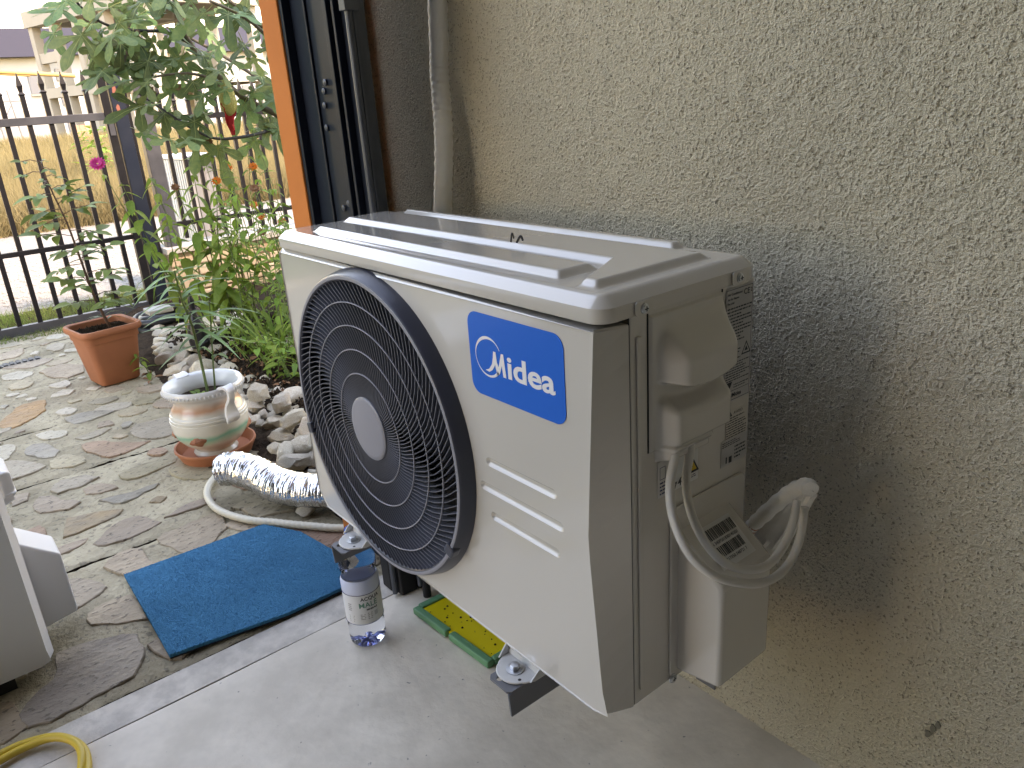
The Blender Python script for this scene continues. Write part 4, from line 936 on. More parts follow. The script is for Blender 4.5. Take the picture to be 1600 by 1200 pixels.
# ------------------------------------------------------------------ pots
def loft(secs):
    b = MB(); n = len(secs[0]); V = [p for s_ in secs for p in s_]; F = []
    for k in range(len(secs) - 1):
        for i in range(n): F.append((k * n + i, k * n + (i + 1) % n, (k + 1) * n + (i + 1) % n, (k + 1) * n + i))
    F.append(tuple(range(n - 1, -1, -1))); F.append(tuple((len(secs) - 1) * n + i for i in range(n))); b.add(V, F); return b
pc = Vector((-2.225, .088, 0))
def psec(w, z, r): c, s_ = math.cos(R(8)), math.sin(R(8)); return [(pc.x + p[0] * c - p[1] * s_, pc.y + p[0] * s_ + p[1] * c, z) for p in rrect(w, w, r, 5)]
o = empty('planter', tuple(pc), R(0), 'square terracotta-coloured planter holding a rose bush', 'planter')
loft([psec(.150, .002, .022), psec(.158, .006, .024), psec(.206, .185, .03), psec(.214, .187, .032), psec(.217, .214, .032), psec(.238, .216, .036), psec(.245, .221, .038), psec(.245, .236, .038), psec(.240, .242, .038), psec(.226, .242, .034), psec(.214, .238, .03), psec(.205, .200, .028)]).build('tub', 'terracotta', o, 40)
b = MB(); b.add([(p[0], p[1], .2155) for p in psec(.207, .2, .028)], [tuple(range(24))]); b.build('soil_fill', 'soil', o, fix=False)
cr = crumbs('soil_crumbs', 700, (-2.30, -2.15), (.01, .17), (.214, .222), (.003, .008), 'soil', o, 6); cr['kind'] = 'stuff'
tc_ = Vector((-1.122, .134, 0))
o = empty('saucer', tuple(tc_), 0, 'round terracotta saucer under the white ceramic pot', 'saucer')
b = MB(); b.lathe([(.0001, .006), (.095, .006), (.100, .001), (.108, .002), (.121, .030), (.125, .035), (.124, .041), (.119, .041), (.116, .034), (.104, .012), (.0001, .011)], 56, tc_, 'z', False); b.build('dish', 'terracotta', o, 50)
o = empty('ceramic_pot', (tc_.x, tc_.y, .0112), 0, 'white ceramic jug-shaped pot with green glaze and brown medallions', 'pot')
prof = [(.0001, .012), (.066, .012), (.068, .020), (.060, .030), (.064, .038), (.088, .055), (.106, .078), (.1155, .105), (.1175, .130), (.1175, .1365), (.1160, .1375), (.1170, .1395), (.1165, .147), (.1145, .1480), (.1150, .1505), (.1130, .158), (.1105, .1595), (.1100, .163), (.101, .178), (.094, .190), (.094, .198), (.100, .208), (.112, .216), (.1195, .2225), (.1215, .231), (.1205, .240), (.1165, .2455), (.111, .244), (.104, .236), (.096, .215), (.093, .195), (.100, .175), (.0001, .170)]
b = MB(); b.lathe(prof, 64, tc_, 'z', False); body = b.build('body', 'pot_ceramic', o, 50)
body.data.transform(Matrix.Translation(-tc_)); body.matrix_basis = Matrix.Translation(tc_)
for k in range(64):
    a = 2 * math.pi * k / 64
    if k == 0: bead = MB().lathe([(.0001, -.004), (.0022, -.002), (.0022, .004), (.0001, .006)], 6).data('rim_bead', 'sticker_white', 60)
    inst('rim_bead', bead, o, Matrix.Translation((tc_.x + .1212 * math.cos(a), tc_.y + .1212 * math.sin(a), .2285)))
b = MB(); b.lathe([(.0925, .196), (.0001, .199)], 32, tc_, 'z', False); b.build('soil_fill', 'soil', o)
def handle(ang):
    d = Vector((math.cos(ang), math.sin(ang), 0)); t = Vector((-d.y, d.x, 0)); P = catmull([(.112, .238), (.128, .243), (.140, .236), (.139, .215), (.127, .190), (.121, .165), (.128, .148), (.124, .135), (.112, .128)], 5)if 0 else None
    pts = catmull([Vector((.108, .240, 0)), Vector((.124, .249, 0)), Vector((.141, .240, 0)), Vector((.139, .214, 0)), Vector((.126, .190, 0)), Vector((.125, .165, 0)), Vector((.130, .148, 0)), Vector((.119, .134, 0)), Vector((.110, .128, 0))], 5)
    V = []; F = []; n = len(pts)
    for i, p in enumerate(pts):
        tn = (pts[min(i + 1, n - 1)] - pts[max(i - 1, 0)]).normalized(); no = Vector((-tn.y, tn.x, 0)); w = .016 + .006 * math.cos(i / n * 9); th = .0045
        for (sx, sy) in ((-1, -1), (1, -1), (1, 1), (.35, .55), (-.35, .55), (-1, 1)):
            r_, z_ = p.x + no.x * th * sy, p.y + no.y * th * sy; V.append(tc_ + d * r_ + t * w * sx + Vector((0, 0, z_)))
    for i in range(n - 1):
        for k in range(6): F.append((i * 6 + k, i * 6 + (k + 1) % 6, (i + 1) * 6 + (k + 1) % 6, (i + 1) * 6 + k))
    b = MB(); b.add(V, F + [tuple(range(6)), tuple((n - 1) * 6 + k for k in range(6))]); b.build('handle', 'sticker_white', o, 50)
handle(R(15)); handle(R(195))
for a in (R(-42), R(68), R(150), R(-110)):     # brown relief medallions
    d = Vector((math.cos(a), math.sin(a), 0)); t = Vector((-d.y, d.x, 0)); up = Vector((0, 0, 1)) * .9 + d * .3
    ring = []
    V = []; F = []
    for i in range(5):
        for k in range(16):
            an = 2 * math.pi * k / 16; rr = i / 4; wob = 1 + .10 * math.sin(an * 4); V.append(tc_ + d * (.104 + .014 * math.cos(rr * 1.5)) + t * (.027 * rr * wob * math.cos(an)) + Vector((0, 0, .086)) + (up * .021 + t * .006) * (rr * wob * math.sin(an)) + d * .002 * math.sin(k * 2.1 + i * 1.7))
    for i in range(4):
        for k in range(16): F.append((i * 16 + k, i * 16 + (k + 1) % 16, (i + 1) * 16 + (k + 1) % 16, (i + 1) * 16 + k))
    inst('medallion', mesh_data('medallion', V, F, 'terracotta_dark', 40), o)
# small black garden bits in the bed
o = empty('garden_lamp', (-2.0, .40, .06), 0, 'black bottle-shaped garden lamp with wire among the rocks', 'garden lamp')
b = MB(); b.lathe([(.0001, .055), (.034, .055), (.040, .07), (.042, .10), (.038, .14), (.026, .175), (.014, .20), (.010, .235), (.013, .245), (.012, .262), (.004, .285), (.0001, .300)], 20, (-2.02, .40, .05), 'z', False); b.build('body', 'black_plastic', o, 50)
P = []
for i in range(60): t = i / 59; a = t * 22; r = .044 * (1 - t * .75) + .001; P.append((-2.02 + r * math.cos(a), .40 + r * math.sin(a), .13 + t * .16))
b = MB(); b.tube(P, .0022, 5); b.build('wire', 'twig', o)
o = empty('hose_coil', (-2.93, .50, 0), 0, 'coil of thick black irrigation hose beside the gate post', 'hose')
for i, (r, z) in enumerate(((.155, .022), (.150, .060), (.125, .024), (.120, .066))):
    P = [(-2.93 + r * math.cos(R(a)) * .85, .515 + r * math.sin(R(a)), z + .006 * math.sin(R(a * 2 + 50 * i))) for a in range(0, 360, 10)]; b = MB(); b.tube(P, .019, 10, False, True); b.build('hose_turn', 'black_plastic', o, 70)
b = MB(); b.box((-2.97, .42, .0885), (-2.86, .54, .112)); tag(bevel(b.build('stone_block', 'cap_stone'), .004), 'small white stone block lying on the black hose coil', 'block')

# ------------------------------------------------------------------ gate, fence, low wall
GX = -3.42
gate = empty('garden_gate', (GX, 0, 0), 0, 'tall black spear-topped metal gate closing the yard on the left', 'gate')
def bar_data(z0, z1, w, nm, m='fence_black'):
    b = MB(); b.box((-w, -w, z0), (w, w, z1)); t = z1
    secs = []
    for (r, z) in ((w, t), (w * 1.35, t + .006), (w * .7, t + .016), (w * 1.15, t + .045), (w * .9, t + .06), (.0012, t + .105)): secs.append([(sx * r, sy * r, z) for sx, sy in ((-1, -1), (1, -1), (1, 1), (-1, 1))])
    V = [p for s_ in secs for p in s_]; F = [(k * 4 + i, k * 4 + (i + 1) % 4, (k + 1) * 4 + (i + 1) % 4, (k + 1) * 4 + i) for k in range(5) for i in range(4)]; b.add(V, F); return b.data(nm, m)
gb = bar_data(.05, 1.17, .0112, 'bar')
for i in range(9): inst('bar', gb, gate, Matrix.Translation((GX, .492 - i * .0965, random.uniform(-.004, .004))))
for (z0, z1, w) in ((1.028, 1.066, .017), (.405, .430, .014), (.004, .052, .019)):
    b = MB(); b.box((GX - w, -.42, z0), (GX + w, .553, z1)); bevel(b.build('rail', 'gate_grey' if z0 > 1 or z0 < .1 else 'fence_black', gate), .002)
b = MB(); b.box((GX - .022, .553, .01), (GX + .022, .593, 1.285)); bevel(b.build('stile', 'fence_black', gate), .003)
b = MB(); b.box((GX + .0215, .560, .95), (GX + .026, .586, 1.02)); b.build('latch', 'gate_grey', gate)
b = MB(); b.lathe([(.024, 1.285), (.028, 1.295), (.018, 1.303), (.018, 1.312), (.030, 1.325), (.0365, 1.345), (.034, 1.365), (.024, 1.381), (.0001, 1.388)], 20, (GX, .575, 0), 'z', False); b.build('ball_finial', 'gate_grey', gate, 50)
po = empty('gate_post', (GX, .625, 0), 0, 'dark square gate post with rusty patches beside the gate', 'post')
b = MB(); b.box((GX - .03, .600, 0), (GX + .022, .668, 1.27)); bevel(b.build('shaft', 'steel_dark', po), .003)
b = MB(); b.box((GX - .036, .594, 1.2705), (GX + .028, .680, 1.285)); bevel(b.build('cap', 'gate_grey', po), .002)
for z in (1.17, 1.08):
    pl = [(.626 + .010 * math.cos(R(a)) * random.uniform(.7, 1.2), z + .03 * math.sin(R(a)) * random.uniform(.7, 1.2)) for a in range(0, 360, 40)]; b = MB(); b.prism(pl, 'x', GX + .0221, GX + .0226); b.build('rust_patch', 'rust', po)
b = MB(); b.box((GX - .02, .6685, .30), (GX + .016, .684, 1.20)); b.build('hinge_bar', 'fence_black', po)
po = empty('fence_post', (GX, .75, 0), 0, 'grey square fence post between the gate and the fence', 'post')
b = MB(); b.box((GX - .03, .716, 0), (GX + .034, .792, 1.22)); bevel(b.build('shaft', 'gate_grey', po), .003)
fe = empty('garden_fence', (GX, 1.5, 0), 0, 'black metal bar fence on the low stone wall behind the flowers', 'fence')
fb = bar_data(.36, 1.10, .0100, 'bar')
for i in range(22): inst('bar', fb, fe, Matrix.Translation((GX - .01, .845 + i * .0765, random.uniform(-.003, .003))))
for (z0, z1) in ((1.0, 1.03), (.435, .460)):
    b = MB(); b.box((GX - .025, .793, z0), (GX + .003, 2.6, z1)); b.build('rail', 'fence_black', fe)
lw = empty('low_wall', (-3.45, 1.6, 0), 0, 'low beige stone wall with pale cap slabs under the fence', 'wall')
b = MB(); b.box((-3.53, .70, 0), (-3.372, 2.8, .297)); b.build('core', 'mortar', lw)
rg = random.Random(8); z = .004
for row in range(4):
    h = (.068, .075, .062, .078)[row]; y = .698
    while y < 2.3:
        w = rg.uniform(.10, .24); b = MB(); b.box((-3.372, y + .004, z), (-3.352 + rg.uniform(-.006, .008), y + w - .004, z + h - .006)); bevel(b.build('stone', 'wall_stone', lw), .006, 2); y += w
    z += h + .004
for row in range(4):
    zz = .004 + row * .073; b = MB(); b.box((-3.52, .682, zz), (-3.385, .699, zz + .066)); bevel(b.build('stone', 'wall_stone', lw), .006, 2)
for i in range(5):
    b = MB(); b.box((-3.57, .69 + i * .45, .298), (-3.33, .69 + i * .45 + .446, .332)); bevel(b.build('cap_slab', 'cap_stone', lw), .004)
# meter cabinet outside the fence
mc = empty('meter_cabinet', (-3.9, 1.06, 0), 0, 'white and grey ribbed meter cabinet standing outside the fence', 'cabinet')
b = MB(); b.box((-4.15, .995, -.06), (-3.65, 1.165, .78)); bevel(b.build('body', 'cabinet_grey', mc), .004)
for i in range(11):
    x = -4.14 + i * .045; b = MB(); b.box((x, .980, .02), (x + .030, .9948, .775)); bevel(b.build('white_rib', 'cabinet_white', mc), .004)
b = MB(); b.box((-4.17, .975, .7805), (-3.62, 1.18, .80)); b.build('lid', 'cabinet_white', mc)
b = MB(); b.box((-3.6495, 1.075, .05), (-3.640, 1.09, .76)); b.build('door_gap', 'far_grey', mc)
# ------------------------------------------------------------------ grass and road stuff
rg = np.random.default_rng(4)
def blades(n, xr, yr, hr, w, lean, z0):
    # density falls off with distance so that it looks even from the yard
    x = xr[0] + (xr[1] - xr[0]) * rg.random(n) ** 1.0; y = rg.uniform(yr[0], yr[1], n); h = rg.uniform(hr[0], hr[1], n); a = rg.uniform(0, 6.28, n); d = np.stack([np.cos(a), np.sin(a)], -1)
    V = np.zeros((n, 3, 3)); V[:, 0, 0] = x - d[:, 0] * w; V[:, 0, 1] = y - d[:, 1] * w; V[:, 1, 0] = x + d[:, 0] * w; V[:, 1, 1] = y + d[:, 1] * w
    V[:, 2, 0] = x + rg.normal(0, lean, n) * h; V[:, 2, 1] = y + rg.normal(0, lean, n) * h; V[:, :2, 2] = z0; V[:, 2, 2] = z0 + h; return V.reshape(-1, 3)
V = np.concatenate([blades(60000, (-8.3, -13), (-.6, 5.2), (.15, .55), .005, .45, -.06), blades(60000, (-13, -24), (.0, 9), (.3, .75), .009, .4, -.06), blades(30000, (-24, -36), (1, 14), (.4, .9), .02, .35, -.06)])
tag(inst('dry_meadow', tris_mesh('dry_meadow', V, 'dry_grass')), 'tall dry yellow grass of the meadow beyond the road', 'grass', None, 'stuff')
V = np.concatenate([blades(16000, (-3.56, -4.15), (-.9, 2.4), (.02, .085), .0028, .5, -.05), blades(900, (-3.40, -3.30), (-.6, .5), (.01, .04), .002, .6, -.005)])
tag(inst('verge_grass', tris_mesh('verge_grass', V, 'green_grass')), 'short green grass verge just outside the gate', 'grass', None, 'stuff')
struct('verge', MB().add([(-4.2, -3, -.028), (-3.47, -3, -.028), (-3.47, 4, -.028), (-4.2, 4, -.028)], [(0, 1, 2, 3)]), 'soil')
n = 5000; c = np.stack([rg.uniform(-7.5, -4.15, n), rg.uniform(-1.0, 3.6, n), np.full(n, -.028)], -1); r = rg.uniform(.006, .018, n)[:, None]
base = np.array([(1, 0, 0), (0, 1, 0), (-1, 0, 0), (0, -1, 0), (0, 0, .8)]); T_ = np.array([(0, 1, 4), (1, 2, 4), (2, 3, 4), (3, 0, 4)]); jit = rg.uniform(.6, 1.3, (n, 5, 1))
V = (c[:, None, :] + base[None] * r[:, None, :] * jit)[:, T_.reshape(-1)]
tag(inst('road_pebbles', tris_mesh('road_pebbles', V.reshape(-1, 3), 'pebble')), 'loose pale pebbles on the gravel road', 'gravel', None, 'stuff')
# clipped hedge outside the view, added to block low sky light
hd = empty('added_hedge', (-3.95, -6.5, 0), 0, 'tall clipped dark green hedge out of view left of the gate, added to block low sky light', 'added_hedge')
ny, nz = 160, 60; tt = np.linspace(0, 1, nz); yy = np.linspace(-12, -.95, ny); prx = np.interp(tt, [0, .42, .5, .58, 1], [-3.60, -3.56, -3.95, -4.34, -4.30]); prz = np.interp(tt, [0, .42, .5, .58, 1], [-.05, 2.6, 2.75, 2.6, -.05])
nz_ = fbm_field(nz, ny, .09, .5, .8, 91) * .05; P = np.stack([np.broadcast_to(prx, (ny, nz)) + nz_, np.broadcast_to(yy[:, None], (ny, nz)), np.broadcast_to(prz, (ny, nz)) + nz_ * .6], -1)
inst('foliage', grid_mesh('foliage', P, 'leaf_hedge'), hd)
b = MB(); b.add([(p[0], -.95, p[2]) for p in P[-1][::3]], [tuple(range(20))]); b.build('end_face', 'leaf_hedge', hd)
n = 16000; ii = rg.integers(0, ny, n); jj = rg.integers(0, nz, n); c = P[ii, jj] + rg.normal(0, .04, (n, 3)); c[:, 1] = np.minimum(c[:, 1], -.9); V = c[:, None, :] + rg.normal(0, .045, (n, 3, 3))
f = inst('leaves', tris_mesh('leaves', V.reshape(-1, 3), 'leaf_hedge'), hd); f['kind'] = 'stuff'
# ------------------------------------------------------------------ buildings far behind
fr = empty('concrete_frame_building', (-38, 9, 0), 0, 'unfinished bare concrete building frame with open storeys', 'building')
A0 = Vector((-40, 6.65, 0)); dA = Vector((3.5, .85, 0)).normalized(); dB = Vector((-dA.y, dA.x, 0)) * 1.
def fbox(name, s0, s1, t0, t1, z0, z1, m='far_concrete', par=None):
    b = MB(); P = [A0 + dA * s + dB * t for s, t in ((s0, t0), (s1, t0), (s1, t1), (s0, t1))]; b.prism([(p.x, p.y) for p in P], 'z', z0, z1); return b.build(name, m, par or fr)
for s in (0, 1.9, 3.9, 6.2, 9.0):
    for t in (0, 4.5): fbox('column', s, s + .36, t, t + .36, -.06, 5.0)
for t in (0, 4.5):
    fbox('roof_beam', -.12, 9.6, t - .1, t + .46, 5.0, 5.62); fbox('floor_beam', .36, 9.4, t - .03, t + .39, 2.15, 2.55)
for s in (0, 3.9, 9.0): fbox('cross_beam', s + .02, s + .34, .461, 4.39, 5.05, 5.55); fbox('cross_beam', s + .02, s + .34, .361, 4.49, 2.2, 2.5)
fbox('low_beam', .36, 1.9, .05, .3, 3.55, 3.95)
fbox('floor_slab', .4, 9., .47, 4.4, 2.5, 2.62); fbox('roof_slab', .4, 9.2, .47, 4.38, 5.56, 5.7)
hb = empty('white_house', (-56, 6, 0), 0, 'white rendered house with dark violet roof behind the concrete frame', 'house')
b = MB(); b.box((-64, -6, -.06), (-56, 9.5, 5.0)); b.build('wall', 'far_white', hb)
b = MB(); b.prism([(-65, 4.95), (-55.2, 4.95), (-59.5, 6.9)], 'y', -6.6, 9.9); b.build('roof', 'far_roof', hb)
b = MB(); b.box((-55.99, -6, -.06), (-55.9, 9.5, 1.95)); b.build('plinth_wall', 'far_grey', hb)
for (y, z) in ((9.0, 3.0), (3.0, 3.0), (6.4, 3.0)):
    b = MB(); b.box((-56, y - .25, z - .1), (-55.88, y + .25, z + .95)); w = b.build('window', 'far_glass', hb); b = MB(); b.box((-55.95, y - .3, z - .2), (-55.8, y + .3, z - .12)); b.build('sill', 'far_concrete', w)
h2 = empty('pale_house', (-60, 14, 0), 0, 'long pale house with small dark windows right of the concrete frame', 'house')
b = MB(); b.box((-68, 10.2, -.06), (-58, 30, 5.2)); b.build('wall', 'far_white', h2)
b = MB(); b.prism([(-69, 5.15), (-57.2, 5.15), (-62.5, 7.2)], 'y', 10, 30.6); b.build('roof', 'far_roof', h2)
for i in range(8):
    for z in (.6, 2.2, 3.7):
        y = 10.9 + i * 1.7; b = MB(); b.box((-58, y - .22, z), (-57.9, y + .22, z + .7)); b.build('window', 'far_glass', h2)
b = MB(); b.tube([(-9, .2, 1.655), (-9, 1.62, 1.525)], .022, 8); tag(b.build('timber_pole', 'timber', None, 60), 'long yellow timber pole across the view above the gate', 'pole')
b = MB(); b.tube([(-14, 1.0, 1.9), (-14, 2.0, 1.80)], .02, 6); tag(b.build('timber_pole', 'timber', None, 60), 'second thinner timber pole behind the gate spears', 'pole')
sc_ = empty('scaffold', (-34, 4, 0), 0, 'thin dark scaffold standing by the white house', 'scaffold')
for y in (3.5, 4.1, 4.7):
    b = MB(); b.tube([(-35, y, -.06), (-35, y - .15, 2.4)], .035, 6); b.build('upright', 'scaffold', sc_)
for z in (.6, 1.3, 2.0):
    b = MB(); b.tube([(-35, 3.3, z), (-35, 4.9, z)], .03, 6); b.build('ledger', 'scaffold', sc_)
b = MB(); b.tube([(-35, 3.45, .3), (-35, 4.6, 1.9)], .025, 6); b.build('brace', 'scaffold', sc_)
bw = empty('brick_stack', (-30, 5.85, 0), 0, 'stack of red bricks at the edge of the meadow', 'bricks')
for r_ in range(7):
    for k in range(4):
        b = MB(); b.box((-30.2, 5.55 + k * .17 + (r_ % 2) * .03, .02 + r_ * .14), (-30, 5.71 + k * .17 + (r_ % 2) * .03, .15 + r_ * .14)); b.build('brick', 'far_brick', bw)
# ------------------------------------------------------------------ plants
def leaf_data(name, L_, W_, m, n=5, droop=.25, fold=.18, tip=1.3):
    V = []; F = []
    for i in range(n + 1):
        t = i / n; w = W_ * .5 * (math.sin(math.pi * min(1, t ** .8)) ** .75 if 0 < t < 1 else .02) * (1 - .25 * t) ; x = L_ * t; z = -droop * L_ * t * t
        V += [(x, w, z + fold * w), (x, 0, z), (x, -w, z + fold * w)]
    for i in range(n): F += [(i * 3, i * 3 + 1, i * 3 + 4, i * 3 + 3), (i * 3 + 1, i * 3 + 2, i * 3 + 5, i * 3 + 4)]
    return mesh_data(name, V, F, m, 180)
def fig_data(seed):
    rg = random.Random(seed); L_ = 1.
    # five rounded lobes: (angle, length, half width)
    lobes = [(-125, .40, .15), (-62, .80, .165), (0, 1.08, .185), (62, .80, .165), (125, .40, .15)]
    out = []
    for k, (a, l, w) in enumerate(lobes):
        a = R(a + rg.uniform(-8, 8)); l *= rg.uniform(.88, 1.12); d = Vector((math.cos(a), math.sin(a))); s_ = Vector((-d.y, d.x)); bn = rg.uniform(-.08, .08)
        for (t, q) in ((.27, -.52), (.45, -.62), (.64, -.95), (.80, -.98), (.92, -.62), (1., -.05), (.92, .60), (.80, .98), (.64, .95), (.45, .62), (.27, .52)): out.append(d * l * t + s_ * (w * q * rg.uniform(.9, 1.1) + bn * t * t))
    curl = rg.uniform(.12, .42); tw = rg.uniform(-.25, .25)
    def lift(p): r2 = p.length_squared; return Vector((p.x, p.y, -curl * r2 + tw * p.x * p.y + .05 * math.sin(p.y * 7)))
    c = len(out); V = [lift(p) for p in out] + [Vector((0, 0, .01))] + [lift(p * .55) for p in out]
    F = [];
    for i in range(c):
        j = (i + 1) % c; F += [(i, j, c + 1 + j, c + 1 + i), (c + 1 + i, c + 1 + j, c)]
    me = mesh_data('leaf', V, F, 'leaf_fig', 180)
    # raised veins and the petiole in a second material
    bm = bmesh.new(); bm.from_mesh(me); me.materials.append(MATS['vein'])
    def stripe(p0, p1, w):
        d = (p1 - p0); s_ = Vector((-d.y, d.x)).normalized() * w; up = Vector((0, 0, .012)); a, b_, m_ = lift(p0), lift(p1), lift((p0 + p1) / 2)
        vs = [bm.verts.new(a + Vector((*s_, 0)) + up), bm.verts.new(a - Vector((*s_, 0)) + up), bm.verts.new(m_ - Vector((*s_, 0)) * .7 + up), bm.verts.new(m_ + Vector((*s_, 0)) * .7 + up), bm.verts.new(b_ + up)]
        for f in ((0, 1, 2, 3), (3, 2, 4)): bm.faces.new([vs[i] for i in f]).material_index = 1
    for a, l, w in lobes: stripe(Vector((0, 0)), Vector((math.cos(R(a)), math.sin(R(a)))) * l * .88, .012)
    P = [Vector((-.55, 0, .06)), Vector((-.25, .02, .05)), Vector((0, 0, .01))]
    ring = []
    for i, p in enumerate(P): ring.append([bm.verts.new(p + Vector((0, .018 * math.cos(k * 2.094), .018 * math.sin(k * 2.094)))) for k in range(3)])
    for i in range(2):
        for k in range(3): bm.faces.new((ring[i][k], ring[i][(k + 1) % 3], ring[i + 1][(k + 1) % 3], ring[i + 1][k])).material_index = 1
    bm.to_mesh(me); bm.free(); me.polygons.foreach_set('use_smooth', [True] * len(me.polygons)); return me
FIG = [fig_data(i) for i in range(6)]
fig = empty('fig_tree', (-2.35, 1.35, 0), 0, 'fig tree with large lobed leaves hanging over the fence', 'tree')
BR = [([(-2.35, 1.35, .0), (-2.36, 1.33, .5), (-2.33, 1.22, .95), (-2.3, 1.10, 1.3), (-2.3, .98, 1.75)], .032, .018, 'trunk', 'bark'),
      ([(-2.34, 1.27, .80), (-2.3, 1.05, .98), (-2.28, .86, 1.09), (-2.3, .70, 1.29), (-2.3, .665, 1.47), (-2.32, .64, 1.75)], .016, .009, 'branch', 'bark'),
      ([(-2.3, .70, 1.30), (-2.3, .607, 1.346), (-2.3, .50, 1.352), (-2.3, .393, 1.371), (-2.28, .30, 1.44), (-2.28, .24, 1.60)], .008, .004, 'branch', 'twig'),
      ([(-2.3, 1.06, .97), (-2.2, .90, .93), (-2.18, .70, .92), (-2.2, .60, .97), (-2.22, .52, 1.04), (-2.25, .43, 1.12)], .008, .0035, 'branch', 'twig'),
      ([(-2.3, 1.10, 1.3), (-2.2, .92, 1.4), (-2.1, .72, 1.5), (-2.05, .5, 1.62)], .013, .006, 'branch', 'bark'),
      ([(-2.31, 1.15, 1.15), (-2.15, 1.02, 1.25), (-2.02, .85, 1.36), (-1.95, .68, 1.42)], .011, .005, 'branch', 'bark'),
      ([(-2.28, .86, 1.09), (-2.2, .76, 1.14), (-2.16, .62, 1.18), (-2.14, .46, 1.17)], .008, .004, 'branch', 'bark'),
      ([(-2.3, .50, 1.352), (-2.26, .42, 1.26), (-2.24, .38, 1.18)], .009, .005, 'branch', 'bark'),
      ([(-2.33, 1.24, .9), (-2.45, 1.1, 1.1), (-2.6, .92, 1.28), (-2.65, .72, 1.4)], .012, .005, 'branch', 'bark')]
rg = random.Random(12); tips = []
for P, r0, r1, nm, m in BR:
    C = catmull(P, 6); b = MB(); b.tube(C, [r0 + (r1 - r0) * i / (len(C) - 1) for i in range(len(C))], 7); b.build(nm, m, fig, 70)
    tips += C[4:] if nm == 'branch' else C[14:]
ctr = Vector((-2.3, .9, 1.2)); nl = 0
def figleaf(p, d, up, s): inst('leaf', rg.choice(FIG), fig, orient(p, d, up, s))
for i in range(160):
    p = rg.choice(tips) + Vector((rg.gauss(0, .07), rg.gauss(0, .075), rg.gauss(0, .065)))
    if p.z < .90 or (p.y < .40 and p.z < 1.16) or p.y > 1.25: continue
    d = Vector((p.x - ctr.x + rg.gauss(.15, .4), (p.y - ctr.y) * 1.1 + rg.gauss(-.1, .45), rg.uniform(-.9, .1))); up = Vector((rg.uniform(.1, .8), rg.gauss(0, .45), rg.uniform(.35, 1.)))
    figleaf(p + d.normalized() * .03, d, up, rg.uniform(.075, .13))
for (y, z, d, up, s) in ((.27, 1.33, (.2, -.55, -.5), (.75, -.35, .6), .15), (.34, 1.28, (.1, .5, -.75), (.8, .1, .4), .125), (.40, 1.30, (.3, -.2, -.8), (.9, .1, .2), .11), (.33, 1.45, (.1, -.9, .05), (.6, 0, .8), .13), (.47, 1.23, (.1, -.95, -.15), (.6, -.1, .75), .13), (.42, 1.07, (.2, -.9, -.2), (.7, 0, .7), .14), (.62, .93, (.25, -.45, -.8), (.8, -.3, .35), .13), (.70, .88, (.3, -.1, -.9), (.8, -.3, .3), .14), (.86, .90, (.3, .2, -.9), (.85, .1, .3), .13), (.95, .95, (.2, .3, -.8), (.8, .1, .4), .13)):
    figleaf(Vector((-2.22, y, z)), d, up, s)
hs_ = empty('hanging_ornament', (-2.2, .775, .95), 0, 'yellow net bag with a red cloth hanging in the fig tree', 'ornament')
b = MB(); b.lathe([(.0001, 1.175), (.012, 1.17), (.020, 1.15), (.032, 1.12), (.036, 1.08), (.030, 1.05), (.014, 1.03), (.0001, 1.026)], 16, (-2.2, .772, -.02), 'z', False); b.build('net_bag', 'net_yellow', hs_, 60)
b = MB(); V = []
for i in range(7):
    t = i / 6
    for k in range(5): V.append((-2.19 + .012 * math.sin(k * 1.6 + i), .765 + (k - 2) * .016 * (1 - .75 * t) + .004 * math.sin(i * 1.5), 1.06 - .13 * t))
inst('red_cloth', mesh_data('red_cloth', V, [(i * 5 + k, i * 5 + k + 1, (i + 1) * 5 + k + 1, (i + 1) * 5 + k) for i in range(6) for k in range(4)], 'cloth_red', 60), hs_)
b = MB(); b.tube([(-2.2, .772, 1.15), (-2.21, .775, 1.25)], .002, 5); b.build('string', 'twig', hs_)
# leafy flowering plants
ZL = [leaf_data('leaf', 1., w, 'leaf_zinnia', 6, dr, .3) for w, dr in ((.42, .35), (.36, .55), (.48, .2))]
BL = [leaf_data('leaf', 1., w, 'leaf_bush', 4, dr, .3) for w, dr in ((.45, .3), (.38, .45))]
def petals(name, n, L_, W_, m, rows=2):
    b = MB()
    for r_ in range(rows):
        for k in range(n):
            a = 2 * math.pi * (k + .5 * r_) / n; s_ = 1 - .3 * r_; d = Vector((math.cos(a), math.sin(a), .25 + .5 * r_)).normalized(); t = Vector((-math.sin(a), math.cos(a), 0))
            b.add([d * L_ * .15, d * L_ * .6 * s_ + t * W_ * .5, d * L_ * s_ - Vector((0, 0, .1 * L_)), d * L_ * .6 * s_ - t * W_ * .5], [(0, 1, 2, 3)])
    return b.data(name, m, None, False)
FL_P, FL_O, FL_B = petals('flower', 15, .036, .015, 'pink', 3), petals('flower', 10, .024, .012, 'flower_orange', 3), petals('flower', 9, .022, .012, 'flower_brown', 3)
